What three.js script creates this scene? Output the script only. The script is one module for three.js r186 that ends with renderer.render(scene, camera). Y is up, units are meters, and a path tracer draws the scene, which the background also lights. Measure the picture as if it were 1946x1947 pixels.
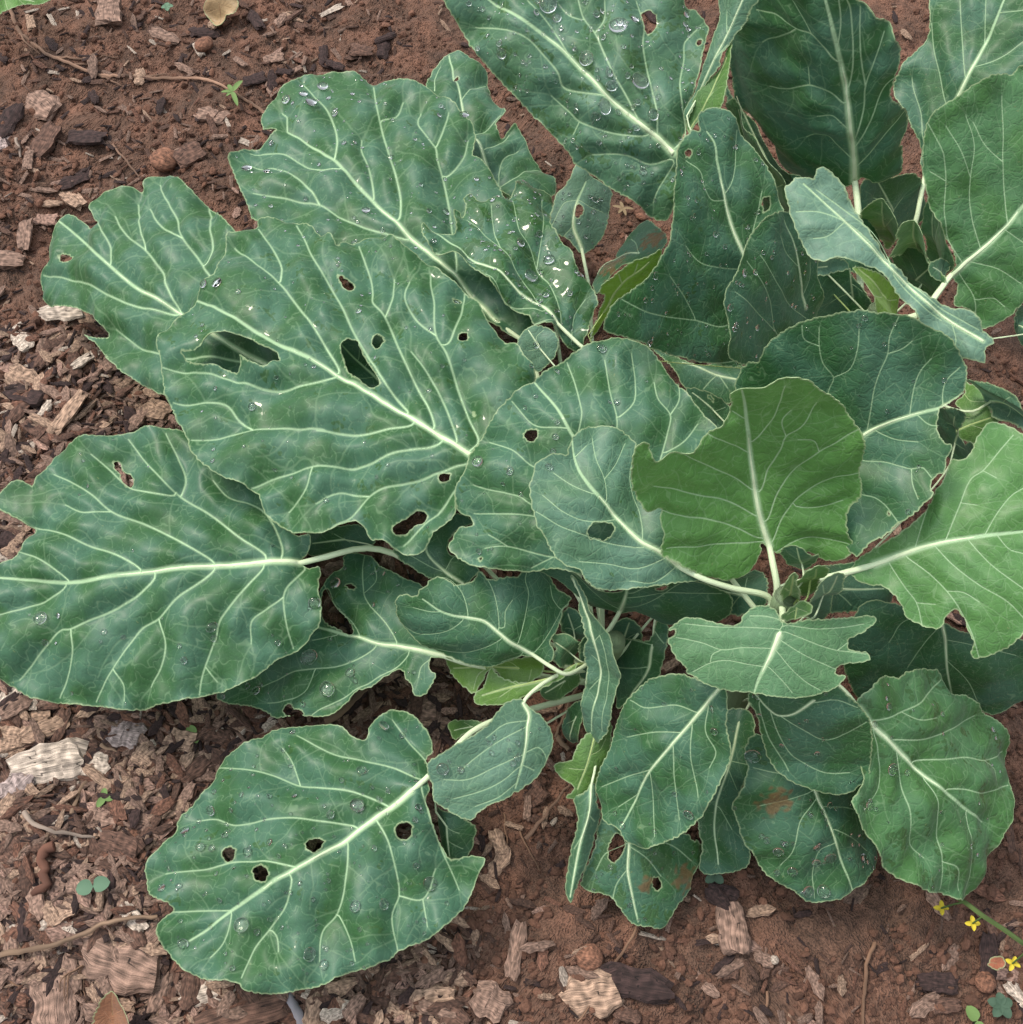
import * as THREE from 'three';
import { mergeGeometries, mergeVertices } from 'three/addons/utils/BufferGeometryUtils.js';
import { createNoise2D, createNoise3D } from 'simplex-noise';

// ---------------------------------------------------------------- camera, sky, sun, exposure
const scene = new THREE.Scene();
const CAM_H = 1.15, PITCH = 62, FOV = 44;
const camera = new THREE.PerspectiveCamera(FOV, 1023 / 1024, 0.05, 200);
camera.position.set(0, CAM_H, 0);
camera.rotation.set(-PITCH * Math.PI / 180, 0, 0);
camera.updateMatrixWorld(true);

const renderer = new THREE.WebGLRenderer({ antialias: true });
renderer.setSize(1023, 1024);
renderer.toneMapping = THREE.LinearToneMapping;
renderer.toneMappingExposure = 1.76;
renderer.shadowMap.enabled = true;
renderer.shadowMap.type = THREE.PCFSoftShadowMap;

// an overcast sky: cool white, brighter overhead, with a soft brighter side where the sun stands behind the cloud
const sunDir = new THREE.Vector3(-0.42, 0.82, -0.22).normalize();
{
  const w = 256, h = 128, data = new Float32Array(w * h * 4);
  for (let j = 0; j < h; j++) for (let i = 0; i < w; i++) {
    const el = ((j + 0.5) / h - 0.5) * Math.PI, az = ((i + 0.5) / w - 0.5) * 2 * Math.PI;
    const d = new THREE.Vector3(Math.cos(el) * Math.cos(az), Math.sin(el), Math.cos(el) * Math.sin(az));
    const up = Math.max(0, d.y), k = 4 * (j * w + i);
    let L = 0.95 * (0.16 + 0.84 * up);
    L *= 0.62 + 1.6 * Math.pow(Math.max(0, d.dot(sunDir)), 4);
    if (d.y < 0) L = 0.10;
    data[k] = L * (d.y < 0 ? 0.9 : 0.95); data[k + 1] = L * (d.y < 0 ? 0.8 : 1.0); data[k + 2] = L * (d.y < 0 ? 0.7 : 1.07); data[k + 3] = 1;
  }
  const sky = new THREE.DataTexture(data, w, h, THREE.RGBAFormat, THREE.FloatType);
  sky.mapping = THREE.EquirectangularReflectionMapping;
  sky.magFilter = THREE.LinearFilter; sky.minFilter = THREE.LinearFilter; sky.needsUpdate = true;
  scene.background = sky; scene.environment = sky;
}
const sun = new THREE.DirectionalLight(0xfff1de, 1.5);
sun.position.copy(sunDir).multiplyScalar(6).add(new THREE.Vector3(0, 0, -0.7));
sun.target.position.set(0, 0, -0.7);
sun.castShadow = true; sun.shadow.radius = 26; sun.shadow.mapSize.set(2048, 2048);
Object.assign(sun.shadow.camera, { left: -1.6, right: 1.6, top: 1.6, bottom: -1.6, near: 1, far: 12 });
scene.add(sun, sun.target);

// ---------------------------------------------------------------- helpers
function rng(seed) { let a = seed >>> 0; return () => { a |= 0; a = a + 0x6D2B79F5 | 0; let t = Math.imul(a ^ a >>> 15, 1 | a); t = t + Math.imul(t ^ t >>> 7, 61 | t) ^ t; return ((t ^ t >>> 14) >>> 0) / 4294967296; }; }
const N2 = createNoise2D(rng(11)), N2b = createNoise2D(rng(23)), N3 = createNoise3D(rng(5));
const clamp = (x, a = 0, b = 1) => Math.min(b, Math.max(a, x));
const sstep = (a, b, x) => { const t = clamp((x - a) / (b - a)); return t * t * (3 - 2 * t); };
const mix = (a, b, t) => a + (b - a) * t;
const toS = (c) => Math.round(255 * clamp(c <= 0.0031308 ? 12.92 * c : 1.055 * Math.pow(c, 1 / 2.4) - 0.055));
const V3 = (x, y, z) => new THREE.Vector3(x, y, z);

// places read off enlarged views of the photograph: [left, top, photograph pixels per view pixel]
const CROP = { N: [0, 0, 1], C00: [0, 0, 700 / 1931], C41: [400, 100, 700 / 1931], C80: [800, 0, 700 / 1931], CT: [1246, 0, 700 / 1931], CL: [0, 650, 700 / 1931], C65: [600, 500, 700 / 1931],
  C96: [900, 650, 700 / 1931], CR: [1246, 550, 700 / 1931], BL: [0, 1247, 700 / 1931], BM: [600, 950, 700 / 1931], BC: [700, 1247, 700 / 1931], BR: [1246, 1100, 700 / 1931], CB: [1246, 1600, 700 / 1931],
  E1: [700, 950, 500 / 1931], E2: [380, 1000, 500 / 1931], E3: [1400, 1000, 300 / 1931], E4: [1560, 250, 386 / 1931], E5: [1000, 300, 500 / 1931], E6: [1580, 650, 366 / 1931] };
function P(arr, key) {
  const out = []; let c = CROP[key];
  for (let i = 0; i < arr.length;) { if (typeof arr[i] === 'string') { c = CROP[arr[i++]]; continue; } out.push([c[0] + arr[i] * c[2], c[1] + arr[i + 1] * c[2]]); i += 2; }
  return out;
}
const TANF = Math.tan(FOV * Math.PI / 360);
function ray(px, py) { return V3((px / 1946 * 2 - 1) * TANF * 1946 / 1947, (1 - py / 1947 * 2) * TANF, -1).applyQuaternion(camera.quaternion); }
function atHeight(px, py, h) { const d = ray(px, py); return d.multiplyScalar((h - CAM_H) / d.y).add(camera.position); }
function smoothLine(pts, step, closed) {            // Catmull-Rom through the points, resampled every `step`
  const c = new THREE.CatmullRomCurve3(pts.map((p) => V3(p[0], p[1], p[2] || 0)), closed, 'centripetal');
  const n = Math.max(4, Math.ceil(c.getLength() / step)), o = c.getSpacedPoints(n);
  if (closed) o.pop();
  return o.map((v) => [v.x, v.y, v.z]);
}
const taken = {};
function numbered(name) { const k = taken[name] = (taken[name] ?? -1) + 1; return k ? `${name}_${String(k).padStart(3, '0')}` : name; }
function thing(o, name, label, category, group) { o.name = numbered(name); o.userData.label = label; o.userData.category = category; if (group) o.userData.group = group; scene.add(o); return o; }
function shadows(o) { o.traverse((m) => { if (m.isMesh) { m.castShadow = true; m.receiveShadow = true; } }); return o; }
function tube(path, radii, sides = 7) {             // path: Vector3[], radii: number[] of the same length
  const n = path.length, pos = [], idx = [], uv = [];
  let up = V3(0, 1, 0), len = 0;
  for (let i = 0; i < n; i++) {
    const t = path[Math.min(n - 1, i + 1)].clone().sub(path[Math.max(0, i - 1)]).normalize();
    let s = V3().crossVectors(t, up); if (s.lengthSq() < 1e-4) s = V3().crossVectors(t, V3(1, 0, 0)); s.normalize();
    const u = V3().crossVectors(s, t).normalize(); up = u;
    if (i) len += path[i].distanceTo(path[i - 1]);
    for (let k = 0; k <= sides; k++) { const a = k / sides * 2 * Math.PI, c = Math.cos(a) * radii[i], d = Math.sin(a) * radii[i]; pos.push(path[i].x + s.x * c + u.x * d, path[i].y + s.y * c + u.y * d, path[i].z + s.z * c + u.z * d); uv.push(len, k / sides * 0.02); }
  }
  for (let i = 0; i < n - 1; i++) for (let k = 0; k < sides; k++) { const a = i * (sides + 1) + k, b = a + sides + 1; idx.push(a, a + 1, b, b, a + 1, b + 1); }
  for (const [row, flip] of [[0, 1], [n - 1, 0]]) { const c = pos.length / 3; pos.push(path[row].x, path[row].y, path[row].z); uv.push(0, 0); for (let k = 0; k < sides; k++) { const a = row * (sides + 1) + k; if (flip) idx.push(c, a + 1, a); else idx.push(c, a, a + 1); } }
  const g = new THREE.BufferGeometry(); g.setAttribute('position', new THREE.Float32BufferAttribute(pos, 3)); g.setAttribute('uv', new THREE.Float32BufferAttribute(uv, 2)); g.setIndex(idx);
  g.computeVertexNormals(); return g;
}

// ---------------------------------------------------------------- the soil
const fbm = (x, z, s, n, f = N2) => { let a = 1, v = 0, t = 0; for (let i = 0; i < n; i++) { v += a * f(x / s, z / s); t += a; a *= 0.55; s *= 0.49; } return v / t; };
function soilY(x, z) {
  let y = 0.016 * fbm(x + 3, z - 2, 0.34, 2) + 0.007 * fbm(x - 7, z + 1, 0.07, 2, N2b);
  const b = 1 - Math.abs(fbm(x + 1.3, z + 9, 0.038, 3)); y += 0.010 * b * b * (0.5 + 0.5 * N2b(x * 5, z * 5));
  const c = fbm(x, z, 0.012, 2, N2b); y += 0.0030 * c * Math.abs(c) * 2;
  return y - 0.012;
}
// ---------------------------------------------------------------- soil sheet: fine where the photograph looks, widening towards the horizon
{
  const axis = (a, b, s) => { const o = []; for (let v = a; v < b; v += s) o.push(v); o.push(b); let d = s; let v = b; const hi = []; while (v < 40) { d *= 1.35; v += d; hi.push(v); } d = s; v = a; const lo = []; while (v > -40) { d *= 1.35; v -= d; lo.unshift(v); } return [...lo, ...o, ...hi]; };
  const xs = axis(-0.86, 0.86, 0.0036), zs = axis(-1.5, 0.02, 0.0036), nx = xs.length, nz = zs.length;
  const pos = new Float32Array(nx * nz * 3), uv = new Float32Array(nx * nz * 2), idx = [];
  for (let j = 0; j < nz; j++) for (let i = 0; i < nx; i++) { const k = j * nx + i, x = xs[i], z = zs[j]; pos[3 * k] = x; pos[3 * k + 1] = Math.abs(x) > 3 || Math.abs(z) > 4 ? -0.01 : soilY(x, z); pos[3 * k + 2] = z; uv[2 * k] = x; uv[2 * k + 1] = z; }
  for (let j = 0; j < nz - 1; j++) for (let i = 0; i < nx - 1; i++) { const a = j * nx + i; idx.push(a, a + nx, a + 1, a + 1, a + nx, a + nx + 1); }
  const g = new THREE.BufferGeometry(); g.setAttribute('position', new THREE.BufferAttribute(pos, 3)); g.setAttribute('uv', new THREE.BufferAttribute(uv, 2)); g.setIndex(idx); g.computeVertexNormals();
  const n = 1024, cd = new Uint8Array(n * n * 4), bd = new Uint8Array(n * n * 4), tau = 2 * Math.PI;
  // noise that joins at the borders: walk a torus
  const tn = (u, v, f, s) => N3(Math.cos(u * tau) * f + s, Math.sin(u * tau) * f + Math.cos(v * tau) * f * 0.73, Math.sin(v * tau) * f - s);
  for (let j = 0; j < n; j++) for (let i = 0; i < n; i++) {
    const u = i / n, v = j / n, k = 4 * (j * n + i), a = tn(u, v, 1.6, 0), b = tn(u, v, 8, 4), c = tn(u, v, 34, 9), d = tn(u, v, 80, 2), q = 0.8 + 0.22 * a + 0.2 * b + 0.24 * c + 0.2 * d;
    const red = 0.5 + 0.5 * a;
    cd.set([toS(mix(0.142, 0.185, red) * q), toS(mix(0.082, 0.092, red) * q), toS(mix(0.056, 0.060, red) * q), 255], k);
    const h = 128 + 40 * b + 50 * c + 45 * d; bd.set([h, h, h, 255], k);
  }
  const tex = (dd, s) => { const t = new THREE.DataTexture(dd, n, n); t.wrapS = t.wrapT = THREE.RepeatWrapping; t.magFilter = THREE.LinearFilter; t.repeat.set(1 / 0.52, 1 / 0.52); if (s) t.colorSpace = THREE.SRGBColorSpace; t.needsUpdate = true; return t; };
  const soil = new THREE.Mesh(g, new THREE.MeshStandardMaterial({ map: tex(cd, true), bumpMap: tex(bd), bumpScale: 0.006, roughness: 1 }));
  soil.name = 'soil'; soil.userData.kind = 'structure'; soil.userData.label = 'reddish brown crumbly garden soil'; soil.receiveShadow = soil.castShadow = true; scene.add(soil);
}
// ---------------------------------------------------------------- the leaves, as read off the photograph
// id: [view, outline, midrib (base to tip), veins, holes, heights in cm [base, tip, left side, right side], options]
const LEAVES = {
 // ---- plant with the spreading leaves
 C1: ['C00', [1225,1195,1150,1120,1060,1050,960,950,880,915,810,920,760,950,735,990,700,985,600,1010,510,1040,480,1080,480,1120,490,1170,460,1172,410,1145,365,1120,320,1150,285,1200,240,1290,235,1345,255,1385,220,1420,205,1470,215,1550,265,1600,400,1610,470,1640,520,1690,550,1730,545,1755,440,1752,500,1800,560,1870,620,1930,'CL',560,70,640,150,740,220,860,280,'N',420,770,520,780,600,740,590,640,500,520],
   ['N',600,752,'C00',1440,1925,1280,1845,1120,1750,950,1640,800,1550,680,1480,560,1380,440,1270,350,1190,310,1160],
   [[930,1630,900,1570,860,1470,810,1380,750,1300,650,1220,600,1130],[1340,1700,1240,1600,1120,1470,1050,1380,960,1250,920,1130,870,1040,830,960],[910,1625,750,1610,600,1560,450,1480,340,1455,225,1440],[1280,1865,1100,1862,900,1858,850,1845,730,1815,600,1720],[1070,1370,1100,1290,1090,1150,1060,1060],[560,1380,560,1270,500,1150],[750,1300,730,1180,690,1040],[960,1250,850,1190,780,1090]],
   [[310,1335,345,1325,375,1355,350,1378,315,1365]], [17.5,8.5,9,11.5], {}],
 C2: ['C41', [120,935,185,915,230,890,250,865,340,858,430,870,520,900,580,950,640,965,668,1010,690,985,740,975,830,955,930,970,1010,1010,1100,1060,1200,1130,1290,1190,1350,1240,1420,1320,1450,1390,1490,1450,1540,1500,1610,1540,1650,1600,1700,1650,'C65',1150,640,1100,800,1000,1000,850,1200,740,1240,730,1290,680,1350,600,1430,530,1505,480,1512,400,1475,320,1440,270,1420,250,1370,200,1335,150,1350,80,1385,0,1410,'CL',1560,1000,1480,960,1420,920,1380,880,1350,790,1290,750,1180,710,1090,660,1010,580,980,500,950,440,900,350,870,280,850,200,850,130,845,60,'C00',835,1850,860,1750,940,1650,1010,1550,1070,1480,1130,1450,1140,1360,1170,1270,1200,1210],
   ['C65',980,1110,810,1000,700,930,600,870,480,790,330,690,200,610,120,570,'C41',540,1600,360,1520,190,1430,0,1325,'C00',1020,1550],
   [['C41',660,1640,600,1530,530,1420,450,1310,350,1190,240,1100,110,990],['C41',355,1190,368,1130,330,1030,240,900],['C41',1030,1870,920,1730,830,1590,740,1440,690,1330,640,1240,580,1140,530,1060,490,970,445,890],['C65',620,855,590,750,530,640,470,520,430,430,360,270,290,180,'C41',840,1230,830,1160,800,1070,770,990],['C65',850,925,800,800,740,640,690,480,630,370,620,200,600,100,'C41',1150,1150],['C65',500,850,400,870,240,885,0,875,'CL',1700,460,1480,445,1320,450,1000,510],['C65',650,945,480,980,250,1040,0,1065,'CL',1800,640,1640,655,1440,690,1310,750],['C65',800,1045,700,1070,500,1140,280,1215,180,1320,80,1385],['CL',1745,155,1640,195,1500,230,1400,235,1260,205,1100,160,860,140],['C65',850,1090,770,1140,700,1200,620,1300,540,1370,450,1460],['C65',740,935,700,800,640,660,580,560,500,460],['CL',1320,450,1240,390,1170,310,900,305],['CL',1640,655,1600,780,1500,870],['C65',360,270,400,190,405,60],['C65',630,370,540,300,470,190,490,90],['C65',690,420,760,260,770,120],['C65',280,1215,120,1190,0,1260]],
   [['C00',1120,1745,1230,1735,1320,1740,1380,1790,1440,1815,1490,1830,1520,1880,'CL',1520,110,1480,125,1450,165,1380,150,1300,110,1270,90,1275,130,1240,165,1180,155,1110,125,1000,130,900,80,'C00',890,1850,980,1830,1060,1760],['C65',110,390,150,347,205,352,225,400,280,500,335,590,360,640,300,650,250,630,190,590,140,540,115,460],['C65',290,390,310,355,345,360,355,400,330,430,295,420],['C65',715,155,745,155,750,180,730,190],['C65',760,375,795,370,800,410,775,425,755,405],['C65',640,1100,700,1090,705,1120,650,1135],['C65',810,735,825,750,830,780,815,760],['C41',665,1160,720,1180,745,1190,740,1225,715,1230,680,1200],['C65',490,1300,530,1270,580,1290,570,1330,530,1340,500,1360,460,1400,410,1415,400,1380,440,1340]],
   [22.5,20.5,18,21], { wet: 0.12, r: 3.4 }],
 C3: ['C41', [270,370,265,330,300,270,360,210,440,160,540,125,640,110,760,100,830,125,930,130,1040,170,1130,185,1190,220,1270,265,1340,330,1380,370,1390,460,1380,540,1420,570,1470,640,1510,720,1530,760,1600,900,1650,1150,1700,1400,1640,1500,1500,1430,1300,1350,1000,1200,700,1060,400,960,230,890,215,850,190,790,150,700,120,620,110,560,150,520,200,480,270,460,330,420,350,405,290,405],
   [1640,1510,1500,1400,1400,1300,1290,1170,1180,1080,1060,970,970,880,850,750,740,650,650,560,560,490,470,430,400,402],
   [[1040,965,900,930,800,900,680,850,570,780,450,760,330,750,230,750],[680,605,600,600,500,570,400,520,300,495,200,500],[570,780,530,720,440,640,330,600,200,570],[990,870,995,760,970,630,930,500,900,400,870,270,850,150],[650,560,665,480,650,380,610,290,530,210,490,170],[1290,1150,1280,1000,1265,920,1250,800,1220,650,1190,550,1180,490,1090,370,1100,290],[1180,490,1220,410,1250,310],[850,740,830,600,790,500,790,440],[890,340,970,310,1010,250],[1240,620,1330,540,1350,450],[400,402,400,330,370,290]],
   [], [17,16.5,14.5,16], { wet: 0.06, r: 3 }],
 C10: ['C65', [60,300,250,300,420,380,480,600,520,800,400,760,250,690,100,600,40,450], [560,820,420,700,300,580,200,490,110,400], [[300,590,240,600,150,560],[220,500,230,400],[360,640,330,660,230,640],[250,540,330,440]], [], [17,16,15,16], { r: 1.6 }],
 C4: ['C80', [30,440,50,370,90,310,140,285,200,290,260,320,310,345,350,370,365,430,385,500,420,540,445,590,400,625,400,640,430,685,490,655,530,690,570,760,600,810,640,860,680,900,710,980,690,1040,500,1060,300,900,150,650,30,480], [560,1100,415,960,330,800,240,600,190,430,150,290],
   [[415,960,500,930,560,880,640,870],[280,800,400,740,470,680],[260,690,340,650,420,600],[415,960,420,870,440,810,520,760],[200,520,290,430,350,410],[75,470,80,380,110,320]], [[175,400,195,380,205,390,185,412]], [12.5,12,12,10.5], {}],
 C5: ['C80', [10,1160,60,1180,130,1200,185,1200,180,1090,215,1090,225,1110,240,1060,225,1030,265,1010,320,1045,400,1025,450,1040,490,1000,500,940,540,920,600,950,660,980,700,1020,690,1120,680,1180,720,1250,760,1310,800,1400,870,1500,920,1600,905,1650,880,1720,840,1810,770,1790,720,1730,640,1700,600,1690,560,1630,450,1560,370,1500,340,1450,280,1390,200,1330,100,1290,30,1240],
   [900,1870,835,1810,720,1690,620,1590,500,1510,400,1430,280,1340,170,1250,60,1185], [[640,1610,590,1520,500,1400,420,1300,330,1190,250,1130],[740,1700,720,1580,680,1470,620,1380,580,1290,520,1210,500,1120,480,1050],[640,1640,560,1600,450,1560,340,1440],[690,1690,600,1690],[300,1360,200,1330,90,1280],[800,1770,810,1650,860,1580],[620,1380,640,1200,640,1040],[420,1300,390,1180,370,1080]], [], [20,22.5,20.5,20.5], { wet: 0.5, r: 2.4, ruf: 1.6 }],
 C6: ['C80', [820,865,900,920,1005,1000,1000,1060,990,1130,960,1230,910,1300,850,1330,780,1250,720,1230,680,1200,670,1150,690,1100,710,1020,760,970,790,910], [880,1480,850,1300,805,1180,812,1100,830,1040,870,950], [[830,1045,760,1060,730,1100,690,1180],[830,1045,890,1080,960,1110],[810,1180,750,1240]], [[815,1080,840,1065,855,1090,845,1130,820,1140,808,1110]], [11,14,12,12], { wax: 0.7 }],
 C7: ['C65', [1060,430,1100,350,1150,325,1240,350,1275,400,1260,480,1220,530,1165,570,1110,510], [1260,540,1180,450,1120,350], [[1180,450,1160,390,1200,350],[1190,460,1120,460]], [], [21,22,21.5,21.5], { wax: 0.5, r: 1 }],
 C8: ['E1', [180,360,330,380,450,250,640,100,740,130,770,180,680,200,590,320,600,400,650,410,750,460,820,510,760,590,700,625,620,620,500,590,430,560,330,500,240,440], [760,680,700,620,560,520,430,370,480,230], [[600,545,480,500,300,400],[575,510,620,430,650,410]], [], [13,15,14.5,14.5], { r: 2 }],
 C9: ['E2', [780,60,900,20,1200,0,1290,100,1200,190,1000,190,800,210], [1280,150,1050,100,820,130], [[1100,120,980,60]], [], [9,8,8,8], { r: 1 }],
 B1: ['CL', [955,465,880,450,780,445,680,465,550,495,430,515,330,550,270,590,230,640,200,690,170,750,130,735,80,745,40,780,0,810,-30,850,0,880,50,905,110,940,150,970,140,1020,110,1080,60,1130,0,1160,-60,1200,-90,1300,-80,1500,-50,1640,0,1760,60,1810,150,1860,300,1890,450,1900,580,1920,700,1925,850,1900,1000,1870,1130,1840,1280,1790,1400,1700,1530,1620,1650,1530,1690,1460,1690,1380,1670,1250,1665,1170,1590,1170,1560,1140,1600,1090,1625,1010,1540,1000,1450,900,1300,700,1150,550],
   [2000,1090,1700,1130,1560,1150,1380,1150,1100,1165,900,1185,720,1205,500,1240,340,1255,180,1245,0,1235,-70,1230],
   [[1390,1120,1250,1020,1080,890,930,800,830,700,740,610,660,500],[930,800,960,720,920,600,870,480],[1110,1150,950,1050,750,950,570,880,480,800,350,720,260,680],[730,1190,600,1110,450,1060,320,1000,150,955],[350,1250,270,1180,190,1130,100,1100],[1475,1090,1430,950,1370,880,1280,830,1180,800,1110,720],[1110,1185,1020,1270,920,1350,820,1445,730,1490,650,1600,580,1710,480,1880],[1380,1180,1290,1270,1220,1370,1150,1460,1120,1560,1070,1700,1040,1850],[800,1230,720,1310,600,1390,470,1450,370,1505,310,1510,230,1590,90,1770],[330,1270,250,1330,120,1390,0,1430],[1590,1180,1510,1290,1490,1340,1500,1470,1525,1600],[1490,1340,1400,1400,1320,1460,1310,1580],[820,1450,860,1560,850,1680,790,1810],[370,1510,380,1600,350,1720,290,1860],[900,795,780,790,660,750,560,660,480,590],[570,880,430,890,320,840],[580,1710,640,1800,640,1880],[1070,1700,1130,1780]],
   [[580,615,605,615,625,660,660,680,680,715,665,745,635,735,610,680,585,650]], [15,12,8.5,14], { r: 3.6 }],
 B3: ['E2', [980,350,1060,300,1060,220,1090,195,1200,190,1260,220,1330,290,1400,330,1500,380,1640,440,1720,600,1800,800,1790,960,1700,960,1690,1050,1740,1100,1690,1210,1640,1245,1570,1235,1545,1150,1500,1110,1490,1060,1430,1030,1380,1060,1300,1120,1200,1180,1130,1210,1090,1260,1010,1340,950,1390,880,1400,780,1390,620,1410,560,1410,480,1360,400,1330,300,1320,200,1300,130,1260,200,1000,500,700,800,560,880,480,930,400],
   [1960,1010,1780,945,1600,905,1430,870,1280,850,1150,805,1000,770,890,745,750,700], [[1165,800,1090,680,1000,600,930,470,910,410],[1440,850,1370,720,1230,560,1190,480,1190,330,1190,200],[1280,880,1150,970,980,1020,800,1040,640,1080,440,1170],[1520,940,1350,1060,1120,1200,1010,1270,820,1380],[1000,780,830,840],[1690,970,1620,1030,1600,1110],[830,1040,800,1130,760,1210,600,1280,480,1290],[1190,480,1290,400,1280,300]], [[1080,440,1110,425,1140,450,1120,470],[620,1310,660,1300,700,1350,740,1350,770,1380,640,1395,612,1360],[890,490,930,450,975,560,1050,650,1110,755,1090,785,1000,750,900,690]], [11,7.5,5,8], { r: 3, wet: 0.05 }],
 B2: ['E1', [200,760,210,720,260,700,350,715,380,660,430,630,450,590,520,575,570,590,640,630,720,620,780,580,820,525,860,570,900,595,1000,565,1100,555,1160,510,1250,495,1330,560,1380,640,1450,690,1490,720,1475,770,1430,830,1420,900,1390,980,1340,1060,1370,1120,1340,1190,1290,1200,1200,1160,1120,1160,1050,1190,950,1215,850,1225,700,1200,600,1160,500,1110,400,1070,320,1010,250,930,210,850],
   [1450,1280,1350,1230,1200,1140,1050,1050,960,980,850,900,740,880,620,860,520,820,400,740], [[735,870,720,780,680,680,600,600,520,580],[960,960,950,800,920,680,880,600,825,540],[1100,1060,1140,930,1170,780,1180,690,1155,590,1170,520],[1220,1130,1330,1000,1400,880,1425,820,1470,770],[980,1020,800,1110,680,1130,500,1100],[700,890,600,960,480,985,350,985,250,930],[1420,820,1360,740,1340,640],[1120,1150,980,1200],[540,830,450,830,330,800],[1000,940,1010,820,1060,740]], [], [15.5,19,13.5,18], { r: 2.2 }],
 B7: ['BM', [1080,1050,1130,1090,1190,1140,1240,1220,1240,1290,1210,1380,1150,1470,1040,1550,900,1610,850,1650,820,1680,760,1670,690,1630,620,1580,615,1500,590,1430,580,1390,640,1340,760,1270,880,1200,960,1110,1000,1070], [1250,930,1100,1070,1130,1130,1120,1200,1105,1300,1085,1400,1055,1515], [[1120,1190,1000,1250,880,1330,770,1420],[1090,1340,960,1400,800,1470,680,1470],[1080,1400,980,1480,870,1530,730,1570],[1100,1330,1170,1300,1200,1330,1220,1400],[1085,1390,1150,1420],[1125,1160,1000,1180,900,1250],[1060,1490,960,1560,840,1610]], [], [14,11.5,10.5,13.5], { wax: 0.6, r: 2.2 }],
 B8: ['BM', [590,1440,570,1350,610,1310,590,1230,550,1170,480,1120,400,1110,330,1140,290,1190,275,1260,220,1260,140,1200,0,1185,'BL',1550,370,1440,385,1360,430,1270,470,1170,520,1120,590,1100,680,1050,740,960,810,925,870,915,930,840,1010,780,1080,765,1180,780,1250,870,1290,900,1330,840,1400,840,1440,880,1560,960,1640,1080,1700,1250,1715,1280,1750,1420,1775,1520,1765,1680,1730,1860,1650,'BC',0,1640,130,1580,150,1550,280,1500,400,1420,500,1310,570,1150,615,1070,560,1045,430,1060,390,1010,360,960,330,850,300,750,320,690,300,640],
   ['BM',850,1200,700,1340,590,1455,500,1530,380,1610,200,1740,0,1870,'BL',1560,1110,1380,1220,1200,1330,1080,1420,980,1490], [['BM',570,1465,400,1400,250,1370,'BL',1750,515,1560,420],['BM',375,1600,200,1530,0,1500,'BL',1560,670,1420,620,1270,590,1130,575],['BL',1860,890,1650,860,1450,850,1220,880,1120,850,1020,860],['BL',1560,1110,1380,1075,1200,1080,1050,1120,860,1140],['BL',1200,1330,1080,1330,900,1340],['BL',1530,1170,1490,1310,1400,1420,1320,1550,1270,1690],['BL',1810,970,1800,1200,1760,1340,1680,1440,1670,1600],['BL',1200,1340,1190,1420,1160,1500,1090,1580],['BC',40,860,100,960,140,1130,150,1250,120,1360,150,1540],['BC',280,680,320,830,360,960,420,1100,470,1220],['BC',150,1250,280,1270,350,1110],['BC',280,1270,310,1420],['BM',590,1440,575,1370,480,1260,400,1150],['BL',1400,1430,1440,1470,1455,1550],['BL',1760,1350,1830,1480,1860,1600],['BL',1560,670,1520,540,1480,480]],
   [['BL',1600,975,1640,955,1690,960,1685,1000,1650,1030,1610,1015],['BL',1320,1110,1360,1095,1405,1110,1415,1150,1380,1190,1340,1170],['BL',1160,1020,1200,1000,1230,1015,1210,1065,1165,1070],['BC',150,900,190,880,235,890,230,950,190,975,150,950]], [9.5,7,6,5.5], { r: 3.4, wet: 0.03 }],
 B4: ['E1', [1465,560,1540,630,1600,720,1660,830,1720,930,1770,1040,1800,1160,1840,1300,1810,1370,1800,1500,1780,1650,1740,1740,1680,1790,1620,1740,1570,1640,1570,1500,1590,1300,1580,1200,1590,1100,1610,1020,1590,920,1540,800,1540,720,1490,640], [1480,590,1600,830,1650,1030,1670,1330,1640,1700], [[1690,940,1715,1100,1722,1250,1730,1400,1725,1700],[1660,1200,1620,1150],[1668,1330,1610,1400],[1650,1050,1690,1000]], [], [20,12,17.5,17.5], { r: 1.6, wax: 0.4 }],
 B5: ['BC', [1150,420,1270,350,1275,460,1260,560,1220,650,1150,710,1080,750,1040,745,1080,690,1020,650,980,600,990,570,1060,560,1100,480], [1220,330,1200,400,1160,550,1100,700], [[1165,530,1220,500,1250,440],[1140,600,1060,600]], [], [12,8.5,9,9.5], { r: 1.4, yellow: 0.45 }],
 B6: ['BC', [1180,670,1200,760,1220,830,1200,900,1170,1020,1130,1130,1090,1230,1060,1300,1035,1250,1035,1200,1050,1080,1080,950,1100,850,1080,740,1130,720], [1190,600,1170,690,1160,820,1110,1000,1060,1270], [[1155,830,1190,870],[1130,930,1080,1020]], [], [10,5,7,7.5], { r: 1.5, wax: 0.3 }],
 B9: ['BC', [360,800,450,820,530,870,570,890,560,960,520,1050,430,1060,390,1000], [350,780,410,900,430,1050], [[400,880,480,930],[420,970,500,1010]], [], [5,3.5,3.5,3.5], { r: 1.2 }],
 B10: ['E1', [565,1160,640,1180,900,1200,1250,1150,1290,1240,1200,1340,1150,1350,1000,1340,900,1250,830,1350,780,1425,720,1400,650,1350,590,1260], [1300,1260,1100,1240,850,1240,620,1250], [[1100,1240,1000,1180],[900,1240,800,1300,770,1400],[1200,1250,1180,1330]], [], [11,9,9,11], { r: 1.2, yellow: 0.7 }],
 B13: ['E1', [900,1235,960,1300,1100,1340,1200,1345,1400,1270,1540,1200,1500,1260,1250,1400,1120,1460,1000,1500,900,1510,790,1500,780,1430,840,1370], [1540,1210,1350,1310,1180,1350,1000,1390,830,1440], [[1100,1365,1000,1320],[1080,1370,960,1450]], [], [13,10.5,10.5,11.5], { r: 1.6, yellow: 0.55 }],
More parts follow.
